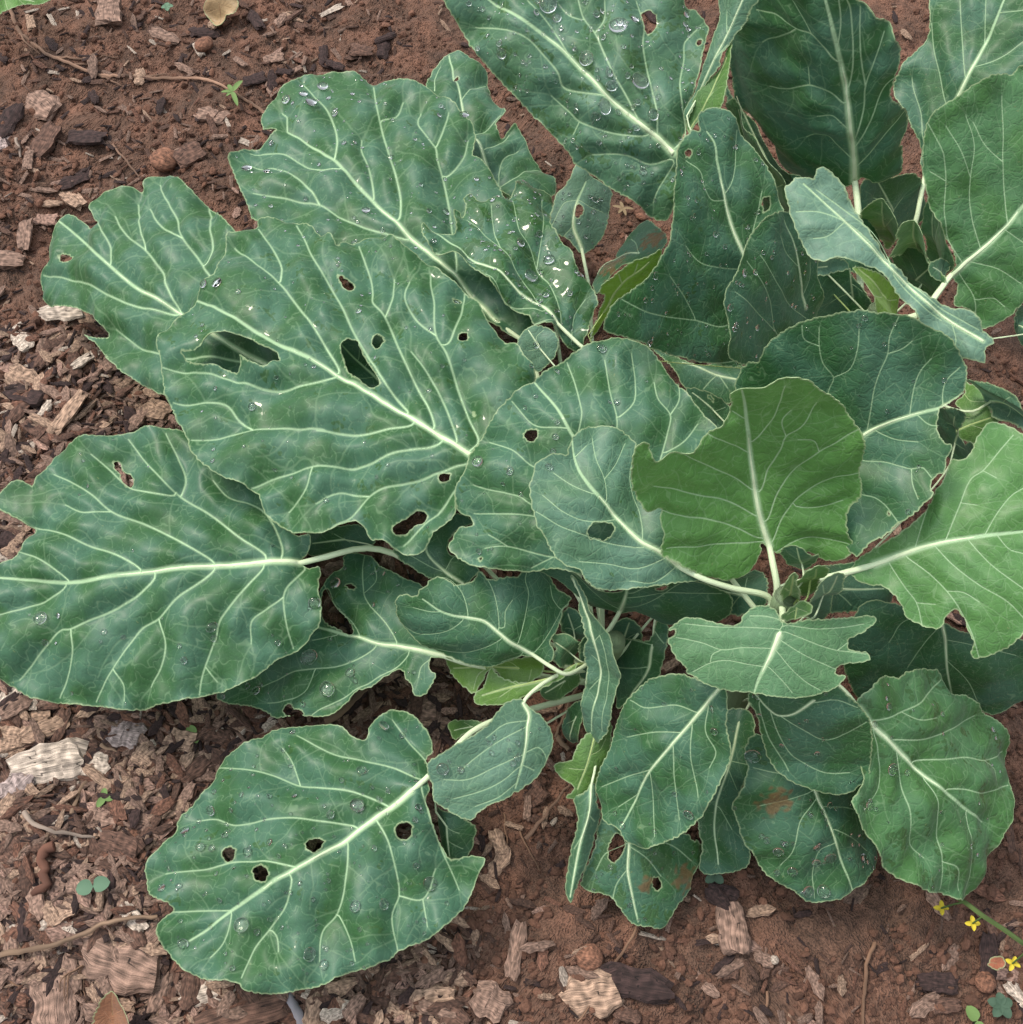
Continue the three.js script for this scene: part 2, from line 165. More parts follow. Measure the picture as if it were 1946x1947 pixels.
 B11: ['C96', [340,1185,480,1190,560,1240,640,1290,900,1300,1080,1260,1300,1310,1360,1350,1340,1430,1200,1470,1000,1470,850,1430,780,1430,640,1400,560,1330,450,1250], [690,1540,720,1500,770,1420,800,1330,815,1250], [[770,1410,640,1320,500,1200],[790,1400,940,1370,1080,1290],[830,1330,950,1290,1060,1275],[800,1350,1000,1340,1300,1330],[740,1420,620,1400]], [[955,1310,990,1297,1020,1300,990,1325]], [15,21,18,18], { r: 2.6 }],
 B12: ['BM', [1560,760,1640,730,1740,740,1790,630,1835,650,1835,760,1820,870,1790,950,1720,990,1650,1040,1580,1100,1570,980], [1790,600,1780,640,1760,780,1740,900,1640,1040], [[1765,770,1640,730],[1740,880,1580,880],[1775,700,1820,760]], [], [13,9,10,10], { r: 1.4 }],
 B14: ['E1', [1420,860,1500,820,1580,880,1620,980,1600,1060,1520,1040,1440,980], [1540,1090,1510,960,1470,850], [[1510,960,1570,930],[1515,980,1450,950]], [], [13,14.5,13.5,13.5], { r: 0.8, ruf: 3 }],
 B15: ['E1', [1350,1000,1450,990,1540,1030,1590,1120,1560,1200,1450,1230,1360,1180,1380,1090], [1570,1190,1480,1120,1380,1050], [[1480,1120,1500,1050],[1470,1110,1410,1160]], [], [13,14.5,14,14], { r: 0.8, ruf: 3, yellow: 0.15 }],
 B16: ['E1', [1740,1000,1800,900,1900,860,1990,900,2010,1050,1960,1180,1850,1250,1790,1150], [1800,1220,1870,1060,1920,900], [[1870,1060,1960,1020],[1860,1080,1800,1030]], [], [10,13,11,11], { r: 1, ruf: 2 }],
 B17: ['E1', [1430,1600,1480,1520,1550,1500,1570,1600,1560,1750,1500,1790,1440,1700], [1580,1480,1520,1600,1490,1760], [[1510,1620,1450,1650]], [], [8,5,6,6], { r: 0.7, ruf: 2 }],
 B18: ['E1', [600,1640,720,1615,860,1650,800,1700,700,1720,640,1760], [900,1660,760,1665,630,1690], [[760,1665,700,1630]], [], [4,3,3.2,3.2], { r: 0.7, yellow: 0.3 }],
 B19: ['E1', [1560,1060,1640,1000,1700,1100,1690,1240,1640,1340,1570,1300,1540,1180], [1600,1360,1620,1200,1640,1040], [[1620,1200,1670,1160]], [], [12,15,13,13], { r: 0.8, ruf: 2 }],
 B20: ['E1', [1300,1330,1420,1280,1530,1230,1560,1330,1480,1420,1350,1480,1270,1440], [1560,1260,1440,1340,1300,1420], [[1440,1340,1400,1400]], [], [10,8.5,9,9], { r: 0.9, yellow: 0.2 }],
 // ---- plant with the upright heart
 A1: ['C96', [985,1110,990,1060,1000,1010,985,960,1000,920,960,905,920,890,870,850,850,800,830,740,830,650,850,560,900,525,925,530,930,560,970,600,1030,590,1090,605,1140,600,1180,550,1240,500,1300,470,1350,420,1370,360,1350,300,'CR',400,545,480,510,580,480,660,455,740,450,810,475,860,520,930,570,990,620,1040,690,1080,750,1095,830,1095,900,1080,970,1090,1030,1080,1100,1030,1170,1010,1230,1020,1300,1045,1360,1020,1410,960,1445,900,1450,840,1420,780,1390,700,1380,630,1380,560,1345,'C96',1515,1095,1480,1170,1400,1230,1300,1245,1210,1220,1130,1170,1050,1130],
   ['CR',640,1560,620,1450,600,1350,570,1260,545,1160,530,1050,515,940,505,840,490,720,480,620,460,540], [['CR',515,830,580,750,650,640,680,500],['CR',555,1080,600,960,660,850,690,780,780,720,860,620],['CR',690,780,670,700,720,650],['CR',585,1220,650,1060,740,950,860,850,950,800,1080,730],['CR',612,1330,680,1180,760,1100,870,1040,970,1000,1085,980],['CR',620,1380,770,1320,900,1335,1030,1360],['CR',525,1080,430,1020,300,960,200,910,130,870],['CR',505,890,430,850,350,810,280,780],['CR',540,1200,400,1140,250,1110,130,1080,0,1060],['CR',560,1315,430,1260,300,1215,150,1200,40,1200],['CR',575,1335,400,1330,250,1340,60,1360],['CR',490,710,420,680],['CR',860,850,830,790,750,790],['CR',740,1145,870,1165,1000,1140]], [], [27,41,36.5,38], { r: 3.2, green: 1, arch: -0.012, wet: 0 }],
 A2: ['C96', [530,490,560,460,620,440,690,440,760,455,810,490,850,530,870,600,1000,700,1150,900,1250,1130,1200,1240,1080,1262,900,1285,700,1300,640,1290,590,1250,560,1200,500,1180,440,1140,400,1080,370,1020,340,980,320,920,310,860,300,760,310,720,320,680,330,640,370,605,430,580,490,590,510,540], [1560,1350,1350,1290,1200,1240,1080,1170,980,1100,890,1050,800,960,700,850,630,780,570,690,540,600,525,510], [[890,1045,890,950,880,870,850,800,830,700,850,570],[700,840,690,720,650,620,630,500],[640,800,540,760,470,710,430,680],[760,925,600,940,470,890,370,800],[900,1075,740,1055,600,1015,470,970,330,890],[1020,1130,870,1185,720,1160,560,1150],[1130,1210,950,1260,830,1250],[690,720,750,640,800,530],[540,600,600,540]], [[610,970,640,945,720,945,745,960,740,1000,700,1035,600,1010]], [27,31.5,28,28.5], { r: 3, wax: 0.35, wet: 0.02 }],
 A3: ['CR', [1770,690,1720,730,1690,780,1660,850,1620,890,1590,900,1560,890,1530,960,1480,1050,1400,1180,1280,1280,1150,1360,1060,1420,1030,1490,1080,1540,1200,1560,1250,1600,1290,1650,1320,1720,1380,1750,1420,1770,1490,1780,1530,1720,1580,1680,1620,1720,1640,1790,1670,1850,1660,1910,'BR',1670,420,1720,415,1800,390,1870,350,1931,290,2000,150,'CR',2030,1500,2050,1200,2020,900,1931,760,1850,710], [640,1590,950,1500,1150,1440,1250,1400,1400,1350,1520,1320,1720,1290,1931,1265,2040,1250], [[1520,1320,1590,1150,1660,990,1720,950,1820,830,1880,760],[1730,1285,1790,1180,1870,1080,1931,1040],[1360,1360,1400,1230,1440,1110],[1460,1335,1560,1440,1700,1550,1850,1640,1931,1720],[1310,1390,1440,1490,1530,1580,1600,1680,1660,1800,1700,1931],[1220,1420,1310,1560,1370,1640,1400,1760],[1640,1305,1760,1440,1931,1570],[1790,1280,1860,1360,1931,1380],[1720,950,1790,990],[1530,1580,1620,1590,1700,1640],[1600,1110,1690,1130],[1370,1640,1470,1650]], [], [26.5,31,31.5,25], { r: 3.4, green: 0.75 }],
 A4: ['BR', [70,270,140,215,220,210,320,235,400,250,440,235,470,190,520,155,580,145,640,170,660,220,700,235,800,215,950,215,1050,205,1140,200,1165,220,1130,260,1060,300,1020,330,1020,370,1060,385,1120,395,1135,420,1110,440,1050,450,960,470,955,510,1005,515,970,560,900,600,820,620,720,630,600,615,490,600,400,590,320,575,240,540,190,510,165,490,150,460,110,420,80,360,65,330,100,290,105,270], [660,110,668,220,650,300,620,380,580,460,545,530,520,600], [[655,270,500,260,300,255,160,240],[618,372,470,365,350,375,250,340,110,310],[575,465,480,450,380,430,300,440,200,490],[665,280,760,310,860,350,960,380,1110,400],[650,320,780,400,950,480],[630,375,720,480,800,550,870,590],[595,465,680,550,720,600],[668,250,850,265,1000,260,1100,240],[960,380,1020,340],[350,375,300,400,290,440],[665,225,580,200,500,200]], [], [28,25.5,27,27], { r: 3, wax: 0.5, green: 0.4 }],
 A5: ['CR', [420,520,430,470,460,410,490,385,540,380,560,350,600,280,660,230,750,180,850,150,950,130,1060,110,1150,120,1270,130,1360,150,1450,200,1550,250,1620,380,1635,420,1620,540,1560,590,1500,620,1480,700,1490,760,1530,805,1560,810,1560,840,1530,900,1520,960,1470,990,1450,1050,1465,1060,1420,1120,1350,1190,1270,1240,1220,1290,1120,1340,1060,1400,1000,1350,900,1100,800,900,600,700], [980,860,1090,770,1180,720,1250,690,1330,665,1420,640,1500,620,1560,585,1620,545], [[1110,755,1130,640,1150,520,1180,430,1220,340,1230,250,1280,140],[1335,660,1350,560,1370,480,1400,420,1450,365],[1510,615,1510,540,1530,480,1600,410],[880,700,910,530,935,465,880,390,860,300,860,200],[935,465,1020,420,1060,320,1070,210],[1370,655,1440,710,1490,715],[1150,740,1250,785,1380,800],[960,880,1090,900,1200,910,1300,935,1350,945,1400,935,1450,990],[1345,945,1350,1020,1380,1100],[900,1000,1090,1080,1150,1095,1210,1140,1270,1220],[1220,340,1300,310,1350,270],[860,300,780,260,770,190]], [[1222,1178,1236,1178,1236,1192,1222,1192]], [31,36,39,29], { nopet: 1, r: 2.6 }],
 A6: ['C65', [1030,680,1150,600,1280,510,1400,440,1480,410,1560,385,1640,400,1740,440,1830,540,1900,620,'C96',1140,280,1220,380,1295,470,1350,620,1330,820,1250,1000,1100,1150,800,1240,600,1230,400,1185,280,1190,100,1185,0,1170,'C65',750,1545,695,1490,720,1430,760,1380,820,1370,810,1330,750,1300,735,1240,740,1170,780,1100,820,985,890,860,950,770], ['C96',1180,1040,1100,1000,800,760,620,600,525,490,430,330,320,200], [['C96',540,510,570,380,560,320,530,200,490,90],['C96',720,690,755,440,750,380,720,270,690,90],['C96',755,400,840,320,850,200,830,60],['C96',920,850,990,580,1020,470,1035,375,970,290,950,200],['C96',1035,375,1080,300,1080,200],['C96',1000,570,1100,520,1180,420],['C96',640,620,500,660,320,650,200,560,80,510],['C96',800,770,460,900,300,850,240,810,60,770,0,750],['C96',1100,1010,800,1130,600,1150,420,1125,180,1070,60,1080],['C96',500,450,330,430,200,300],['C96',900,850,600,950,300,910,100,900,0,890],['C96',180,1070,80,1010],['C96',420,1125,300,1170]], [['C96',265,470,300,445,335,455,335,500,310,520,270,505],['C96',25,1125,45,1125,45,1138,25,1138]], [26,28.5,22,28], { r: 2.6, wet: 0.02 }],
 A7: ['BR', [485,640,520,700,545,800,600,950,680,1040,800,1100,930,1130,1040,1110,1110,1060,1130,960,1130,760,1090,690,1000,600,960,560,900,560,720,570,500,580], [960,560,830,640,710,720,640,725,590,690,530,620], [[820,650,960,640,1060,680],[650,725,780,800,900,850,1000,820,1110,760],[600,700,650,830,730,940,900,1020,1020,1020],[545,650,590,830,700,1010]], [], [23,22,16,23], { r: 1.4, wet: 0.04 }],
 A8: ['BR', [1070,640,1110,590,1150,540,1220,510,1280,520,1330,490,1420,475,1500,485,1545,540,1560,600,1640,620,1720,690,1800,760,1850,830,1880,940,1870,1040,1865,1130,1850,1250,1800,1420,1760,1500,1740,1590,1690,1660,1640,1690,1530,1660,1420,1640,1330,1600,1250,1550,1180,1470,1120,1370,1050,1260,1015,1160,1050,1110,1080,1040,1090,900,1100,760,1080,700], [940,550,1090,680,1150,760,1250,860,1350,950,1450,1050,1550,1140,1650,1220,1745,1280], [[1140,745,1200,740,1300,700,1380,660,1480,580,1530,530],[1250,850,1420,845,1560,800,1700,720],[1390,965,1550,950,1660,940,1740,955,1860,910],[1530,1110,1620,1105,1710,1125,1860,1085],[1430,1040,1480,1170,1500,1280,1520,1420,1525,1640],[1290,900,1320,1100,1350,1260,1370,1390,1440,1470],[1640,1220,1660,1400,1665,1500,1660,1670],[1160,780,1185,900,1190,1090,1140,1190],[1300,700,1380,740,1480,730],[1740,955,1790,1000,1800,1060],[1520,1480,1590,1520,1610,1640]], [], [19,9.5,14,11], { r: 3, wet: 0.22, green: 0.4 }],
 A9: ['BR', [430,1140,415,1200,450,1300,480,1400,540,1480,590,1560,680,1620,740,1650,800,1695,850,1700,940,1680,1040,1640,1120,1560,1180,1480,1150,1200,1100,1000,900,900,600,850,530,810,490,860,480,930,500,1000,470,1060], [760,900,800,1000,840,1110,900,1240,960,1400,1040,1640], [[860,1150,780,1260,720,1440,670,1510],[940,1320,1050,1370,1130,1440],[840,1110,700,1160,560,1200],[955,1390,870,1430,840,1680],[810,1020,660,1020,530,1000],[880,1200,1010,1210,1090,1230]], [], [14,5.5,8,8], { r: 2, wet: 0.05, spot: [[640,1170,0.015]] }],
 A10: ['BC', [1480,120,1560,100,1670,100,1800,150,1880,180,1885,300,1870,400,1890,500,1870,580,1800,760,1740,850,1640,940,1520,990,1440,1005,1350,960,1325,920,1240,860,1210,790,1190,700,1250,500,1290,350,1370,220], [1920,60,1840,170,1700,330,1560,500,1440,650,1380,770,1325,900], [[1770,260,1750,400,1800,520,1770,600],[1680,360,1680,600,1720,750],[1590,470,1590,680,1620,870],[1630,410,1500,400,1350,430],[1480,600,1350,640,1220,690],[1720,310,1600,270,1450,270,1380,230],[1470,620,1470,800,1500,950],[1400,740,1300,800]], [], [22,10,14,16], { r: 1.8 }],
 A11: ['BC', [1230,850,1320,900,1500,940,1650,930,1740,980,1760,1040,1740,1100,1700,1160,1680,1240,1620,1310,1540,1430,1480,1425,1390,1410,1290,1290,1250,1260,1170,1240,1120,1210,1150,1100,1190,1000,1210,900], [1390,850,1375,960,1365,1120,1390,1260,1420,1400], [[1372,1000,1460,1060,1540,1160],[1365,1120,1310,1200,1290,1280],[1380,980,1250,1040,1200,1130],[1400,940,1600,1000,1700,1080]], [[1310,930,1350,970,1330,1040,1290,1090,1265,1070,1265,990],[1490,1170,1530,1170,1535,1225,1510,1235],[1700,930,1735,950,1720,975,1695,960]], [6.5,2.5,3,3], { r: 1.5, wet: 0.5, spot: [[1660,1160,0.014],[1460,1200,0.009]] }],
 A12: ['BR', [360,700,450,680,520,720,530,800,500,1000,420,1200,450,1320,500,1420,490,1500,380,1550,240,1540,250,1400,220,1230,290,1130,350,1020,380,900], [500,640,440,760,380,1000,310,1200,330,1500], [[400,960,500,980],[380,1000,430,1110],[320,1200,400,1320]], [], [9,3,5,5], { r: 1.3, speck: 1 }],
 A13: ['BR', [1000,300,1100,130,1350,160,1700,300,1930,330,2000,550,1790,700,1560,640,1300,640,1100,640,1000,500], ['CR',700,1590,1000,1600,1250,1585,'BR',1400,150,1500,220,1525,330,1535,480,1560,620], [[1500,240,1430,340,1330,480],[1440,180,1310,230,1230,350],[1535,440,1640,540,1690,640],[1530,330,1750,380,1900,420]], [], [15,7,9,9], { r: 1.6, speck: 1 }],
 H1: ['E3', [560,800,620,680,720,570,760,620,740,700,780,800,740,960,650,1060,610,1040,590,930], [640,1120,650,900,700,620], [[650,900,700,860],[655,820,600,800]], [], [27,33,30.5,30.5], { r: 0.8, yellow: 0.35 }],
 H2: ['E3', [760,640,850,550,1000,470,1150,540,1080,620,1000,740,940,820,820,850,770,780], [860,900,930,700,980,520], [[930,700,860,640],[920,720,1000,660]], [], [28,32,30,30], { r: 0.9, yellow: 0.4 }],
 H3: ['E3', [940,900,1000,750,1090,620,1200,580,1320,590,1340,650,1300,800,1180,950,1000,1120,920,1120], [940,1130,1080,880,1240,620], [[1080,880,1180,900],[1100,840,1060,720]], [], [28.5,33,32,30], { r: 0.9, wax: 0.5 }],
 H4: ['E3', [560,1110,640,1060,740,970,800,930,920,950,930,1050,880,1110,740,1160,620,1180], [760,900,760,1020,740,1160], [[760,1020,880,1060],[755,1040,650,1100]], [], [29,28.5,29.5,29.5], { r: 0.8, yellow: 0.4 }],
 H5: ['E3', [540,380,640,330,800,330,1000,430,1000,480,880,570,800,600,680,540,600,470], [820,660,800,520,740,350], [[800,520,900,480],[790,480,650,430]], [], [28,30.5,29,29], { r: 0.9, ruf: 2 }],
 A14: ['C96', [1150,1250,1300,1235,1480,1190,1560,1290,1540,1380,1400,1420,1250,1380,1180,1310], [1570,1350,1400,1320,1200,1280], [[1400,1320,1330,1380],[1420,1320,1440,1240]], [], [19,17,17.5,18], { r: 1.2, ruf: 2 }],
 A15: ['CR', [780,1500,950,1440,1100,1450,1260,1540,1230,1650,1000,1690,850,1660], [690,1600,900,1570,1200,1570], [[900,1570,1000,1490],[950,1570,1050,1650]], [], [17,14,15,14], { r: 1.2, ruf: 2 }],
 A16: ['E6', [1080,680,1340,700,1300,860,1180,960,1300,1050,1420,1000,1480,1080,1300,1200,1180,1190,1080,1000], [1180,1260,1200,1050,1230,760], [[1200,1050,1320,1100],[1210,920,1120,850]], [], [23,27,25,25], { r: 1, ruf: 2, wax: 0.3 }],
 // ---- plant with the tall leaves
 D1: ['C80', [90,-60,130,20,180,100,220,170,260,240,310,300,360,360,400,410,460,470,530,540,600,620,660,670,720,740,780,800,810,860,880,900,970,970,1050,1020,1150,1080,1200,1130,1290,1150,1350,1000,1345,800,1395,660,1400,560,1440,460,1480,280,1500,200,1510,130,1470,70,1440,40,1400,30,1370,-20,1300,-100,1000,-180,700,-220,300,-200], [1500,960,1330,800,1240,710,1150,640,1050,560,970,490,900,410,820,330,740,250,620,160,500,80,400,20,330,-30], [[1190,700,1050,700,920,670,830,630,770,570,680,490],[970,495,850,475,740,440,715,370,640,280,560,200,420,150,280,130],[780,290,720,190,640,80,560,0],[1150,640,1080,500,1010,380,960,270,910,160,850,80,820,-30],[1240,710,1240,590,1210,460,1180,330,1165,220,1170,130,1130,0],[1385,720,1370,540,1360,430,1380,300,1385,210,1420,170],[1320,830,1200,850,1080,810,900,810],[1330,850,1240,1000,1220,1060],[850,90,780,70,720,10],[1385,210,1450,140],[830,630,800,700],[910,160,960,100,965,0]], [[1155,60,1190,45,1230,70,1235,120,1210,165,1185,165,1170,120],[1450,200,1475,190,1475,215,1455,235]], [32,38,27,37], { nopet: 1, r: 3.6, wet: 0.25, wax: 0.2 }],
 D1b: ['C80', [1620,-60,1560,0,1560,100,1530,200,1500,300,1460,400,1420,500,1395,560,1390,620,1410,630,1440,560,1450,490,1500,440,1550,380,1580,345,1580,300,1630,200,1690,120,1730,50,1770,0,1800,-60], [1400,640,1440,520,1530,330,1610,150,1700,-40], [[1530,330,1600,230],[1600,180,1600,60]], [], [35,42,40,42], { r: 0.9, wax: 0.4 }],
 D1c: ['C80', [1450,490,1560,360,1600,280,1640,190,1615,380,1590,560,1530,590,1470,610,1400,690,1385,640], [1400,680,1500,520,1600,300], [[1500,520,1530,480]], [], [33,38,38,36], { r: 0.8, yellow: 0.35 }],
 D2: ['CT', [560,-60,500,50,440,130,400,200,380,300,400,420,420,520,470,600,560,680,620,780,660,850,740,920,830,960,1000,975,1040,970,1090,945,1160,940,1230,915,1290,880,1300,780,1290,740,1320,690,1320,620,1290,560,1240,510,1250,430,1280,340,1290,240,1260,170,1200,110,1140,70,1060,20,1050,-60,900,-140,700,-140], [1065,1100,1045,960,1040,830,1020,680,1000,530,980,400,950,250,920,120,890,0,870,-100], [[1030,850,950,780,900,730,790,740],[1015,690,930,620,850,610],[985,570,900,500,810,455,700,465,600,455],[960,345,880,250,820,180,740,160,620,90,530,60],[820,180,780,110,720,20],[1005,500,1030,400,1035,280,1020,100,1000,0],[955,260,970,150,960,0],[1035,780,1090,600,1100,480,1160,300,1200,180],[1100,480,1080,350,1070,200,1070,80],[1045,900,1130,800,1210,700,1310,600],[1040,800,1130,640,1200,470,1280,380],[740,160,640,220,560,240],[810,455,800,370]], [], [27,46,33,37], { r: 4 }],
 D3: ['CT', [1460,-60,1440,100,1430,180,1360,270,1310,320,1280,390,1250,450,1260,510,1310,580,1340,650,1390,760,1400,880,1500,900,1700,700,1931,500,2000,300,2020,-60,1800,-120], ['E4',900,880,960,600,'CT',1460,720,1520,610,1590,490,1650,380,1720,240,1790,90,1840,-40], [[1630,410,1610,220,1600,0],[1540,570,1515,510,1490,380,1460,250,1450,120],[1440,760,1410,740,1390,580,1350,450,1345,400],[1725,230,1735,0],[1670,350,1800,300,1931,210],[1800,60,1870,50,1931,40]], [], [25,33,31,29], { r: 3, speck: 0.4 }],
 D4: ['CT', [1931,340,1890,385,1820,385,1740,400,1650,460,1580,510,1500,560,1450,600,1420,680,1410,800,1420,950,1450,1100,1510,1200,1560,1300,1580,1380,1560,1450,1600,1500,1570,1600,1640,1620,1700,1660,1710,1690,1730,1730,1800,1700,1870,1660,1931,1600,2100,1500,2200,1200,2150,700,2050,400], [1400,1640,1480,1540,1560,1450,1640,1370,1750,1280,1850,1180,1931,1080,2100,900], [[1620,1390,1550,1270,1520,1120,1530,950,1510,800,1430,640],[1710,1310,1665,1130,1660,930,1680,750,1640,600],[1660,930,1600,780,1530,660],[1850,1180,1840,1000,1830,850,1830,650,1825,500],[1830,850,1740,760,1680,640],[1650,1370,1800,1410,1931,1490],[1590,1420,1680,1560,1700,1680],[1690,1575,1780,1565,1840,1610],[1830,1200,1931,1270],[1530,950,1450,900]], [], [28,34,38,28], { r: 3.4, green: 0.4 }],
 D5: ['C80', [1450,600,1500,570,1560,565,1630,600,1680,660,1740,740,1800,820,1850,930,1880,1020,1900,1110,1860,1200,1800,1400,1780,1600,1740,1850,1680,1920,1560,1910,1400,1880,1270,1840,1150,1790,1050,1760,960,1720,970,1650,1000,1600,1080,1540,1160,1480,1220,1400,1270,1310,1310,1230,1330,1120,1320,1000,1335,850,1370,740,1430,680,1460,690], [1820,1620,1700,1360,1660,1240,1610,1060,1590,980,1560,850,1540,750,1500,690], [[1605,1050,1530,1045,1490,980,1470,900,1400,840],[1600,1020,1650,940,1670,800,1670,680],[1710,1400,1560,1400,1470,1370,1400,1290],[1780,1560,1600,1710,1450,1680,1300,1660,1180,1630,1060,1570],[1450,1670,1400,1560,1310,1450],[1690,1330,1780,1150,1800,1000],[1810,1640,1700,1870,1400,1890,1240,1840]], [[1395,790,1420,785,1425,815,1400,820],[1808,1040,1832,1030,1838,1090,1818,1110]], [30.5,38,33,34], { nopet: 1, r: 2.4, wet: 0.04 }],
 D5b: ['C80', [870,1800,890,1770,920,1680,950,1610,970,1560,940,1530,950,1500,1000,1460,1070,1400,1150,1360,1220,1340,1265,1305,1250,1380,1200,1460,1110,1545,1030,1605,985,1655,950,1700,900,1760], [880,1790,960,1640,1060,1500,1200,1380], [[1060,1500,1040,1440],[1120,1450,1140,1390]], [], [26.5,32,29.5,29.5], { r: 0.5, yellow: 0.95 }],
 D6: ['CT', [600,1130,650,1110,700,1110,790,1160,840,1260,860,1380,870,1500,870,1600,840,1700,760,1760,600,1830,530,1890,470,1910,390,1870,380,1780,380,1680,360,1600,370,1530,420,1440,460,1350,520,1240], [830,1830,800,1620,780,1450,750,1280,700,1160], [[795,1670,720,1600,640,1480,560,1340],[720,1840,640,1740,620,1600,560,1480,490,1370],[640,1740,560,1650,420,1530],[795,1560,830,1480,830,1380],[770,1400,700,1320,670,1240]], [], [30,38,33,34], { nopet: 1, r: 1.8, wet: 0.03 }],
 D7: ['CT', [680,980,720,950,730,925,780,925,830,930,850,880,880,870,940,910,990,970,1030,1060,1070,1130,1120,1200,1180,1280,1240,1370,1290,1410,1340,1470,1420,1530,1500,1580,1560,1610,1640,1620,1700,1660,1720,1720,1780,1790,1730,1830,1725,1900,1640,1880,1530,1870,1450,1850,1380,1800,1345,1740,1380,1670,1350,1620,1280,1550,1220,1460,1170,1410,1100,1390,1020,1360,960,1350,870,1370,810,1340,760,1260,730,1180,700,1080], [1720,1790,1560,1690,1400,1560,1260,1425,1120,1280,1000,1160,880,1050,780,960], [[1250,1415,1130,1270,1000,1160,860,1110,740,1110],[1240,1390,1150,1230,1000,1100,850,990],[1250,1430,1400,1600,1510,1680],[1330,1480,1500,1610,1700,1730],[1560,1690,1580,1790,1560,1860],[1000,1160,900,1240,830,1250]], [], [38,43,40,42], { r: 1.6, wax: 0.9, nopet: 1 }],
 D8: ['E5', [500,900,540,830,620,740,700,620,760,540,870,460,960,500,1040,590,1000,680,850,740,750,790,640,850,560,950,530,1000], [960,710,830,700,700,700,600,750,520,850], [[840,700,800,620,760,580]], [], [18,14,15,16], { r: 1.2, spot: [[960,600,0.02],[640,780,0.02]] }],
 D10: ['E5', [900,1380,1150,1480,1300,1520,1560,1510,1620,1600,1560,1700,1480,1800,1300,1760,1180,1700,1080,1550], [1560,1620,1400,1580,1150,1500], [[1400,1580,1300,1690],[1420,1590,1480,1680]], [], [16,14,13,14], { r: 1 }],
 D14: ['E5', [1180,1690,1300,1700,1400,1740,1490,1790,1540,1931,1400,2000,1340,1931,1260,1830], [1540,1990,1400,1850,1230,1720], [[1400,1850,1480,1820]], [[1340,1740,1370,1750,1395,1790,1365,1770]], [18,19,18,18], { r: 1 }],
 D11: ['E6', [1370,390,1500,395,1620,430,1750,500,1870,590,1931,680,2000,800,2000,950,1931,910,1860,850,1770,810,1650,800,1600,700,1560,640,1540,570,1460,450], [1400,700,1600,600,1760,640,1960,800], [[1700,620,1780,560],[1760,640,1750,760]], [], [24,25,27,24.5], { r: 1.4, wax: 0.4 }],
 D12: ['E6', [1340,400,1460,450,1560,560,1600,680,1680,800,1560,880,1470,1010,1300,990,1200,1000,1230,850,1320,700,1250,620,1340,520], [1240,900,1400,830,1600,760], [[1400,830,1530,870],[1400,760,1300,750],[1340,520,1400,590,1540,600]], [], [22,23.5,23,21], { r: 0.9, yellow: 0.4 }],
 D13: ['CR', [1880,150,1931,90,2000,100,2000,330,1931,300,1890,250], [2010,220,1940,200,1890,180], [], [], [26,25,25,25], { r: 0.8 }],
 D15: ['E4', [390,480,560,450,700,440,900,400,1000,640,950,860,760,920,700,1000,500,900,390,780], [820,1000,700,760,560,480], [[700,760,800,640],[660,680,520,640]], [], [22,26,24,25], { nopet: 1, r: 1 }],
 D16: ['E4', [390,780,480,690,590,630,640,720,700,820,730,900,690,1080,640,1130,560,1010,470,900], [650,1140,620,900,580,680], [[620,900,680,840],[615,860,540,800]], [], [25,31,28,29], { nopet: 1, r: 0.8, yellow: 0.25 }],
 D17: ['E4', [690,1030,760,960,750,900,800,850,880,880,950,930,980,1030,1040,1230,1020,1350,960,1400,860,1280,780,1200,660,1170], [990,1400,940,1150,880,900], [[930,1100,820,1080],[945,1180,1010,1200],[935,1150,860,1200]], [], [26,33,29,30], { r: 1, yellow: 0.3, wax: 0.2 }],
 D18: ['E4', [330,1290,560,1330,700,1450,750,1560,740,1720,560,1740,500,1600,450,1480], [740,1760,640,1580,400,1300], [[620,1560,520,1560],[650,1600,730,1600]], [], [27,31,29,28], { nopet: 1, r: 0.9, yellow: 0.95 }],
 D19: ['E4', [960,860,1030,660,1110,820,1200,1080,1280,1260,1060,1280,1020,1100], [1120,1300,1080,1100,1040,760], [[1085,1120,1105,860]], [], [24,29,27,27], { nopet: 1, r: 0.8, green: 0.3 }],
 D20: ['E4', [-60,1250,260,1280,300,1400,400,1500,520,1700,300,1800,0,1800,-100,1600], [350,1820,310,1600,280,1330], [[310,1560,100,1640],[300,1480,400,1540]], [], [24,27,25,25], { nopet: 1, r: 0.9 }],
 D21: ['E4', [1050,1260,1200,1200,1260,1260,1230,1350,1200,1420,1080,1400,1040,1330], [1240,1430,1180,1350,1090,1290], [[1170,1340,1200,1260]], [], [28,29,28.5,28.5], { nopet: 1, r: 0.8, wax: 0.2 }],
 D22: ['E4', [0,1240,160,1200,260,1260,250,1300,150,1340,0,1370,-80,1300], [260,1300,100,1290,-40,1300], [], [], [30,31,30.5,30.5], { nopet: 1, r: 0.7, wax: 0.4 }],
 D23: ['C80', [1600,560,1640,520,1700,640,1800,780,1870,900,1940,1080,1900,1200,1800,1100,1700,860,1630,700], [1900,1260,1820,1000,1660,580], [[1820,1000,1880,980],[1780,880,1700,800]], [], [26,33,29,29], { nopet: 1, r: 1, yellow: 0.15 }],
 D24: ['CT', [360,380,440,560,560,700,640,860,760,930,820,1040,700,1120,600,1060,480,860,400,620], [780,1180,640,940,420,480], [[640,940,720,960],[560,780,500,800]], [], [22,27,24,24], { nopet: 1, r: 1.2 }],
 D25: ['E4', [-100,900,60,800,250,760,400,800,520,960,640,1160,700,1260,520,1400,300,1330,0,1300], [760,1500,480,1180,100,860], [[480,1180,560,1080],[380,1090,200,1160]], [], [25,29,27,27], { nopet: 1, r: 1.2 }],
 D26: ['E4', [700,1180,900,1100,1060,1260,1200,1420,1100,1560,900,1520,760,1380], [700,1720,900,1420,1060,1280], [[900,1420,980,1480],[920,1400,860,1260]], [], [25,28,26,26], { nopet: 1, r: 1, yellow: 0.1 }],
};
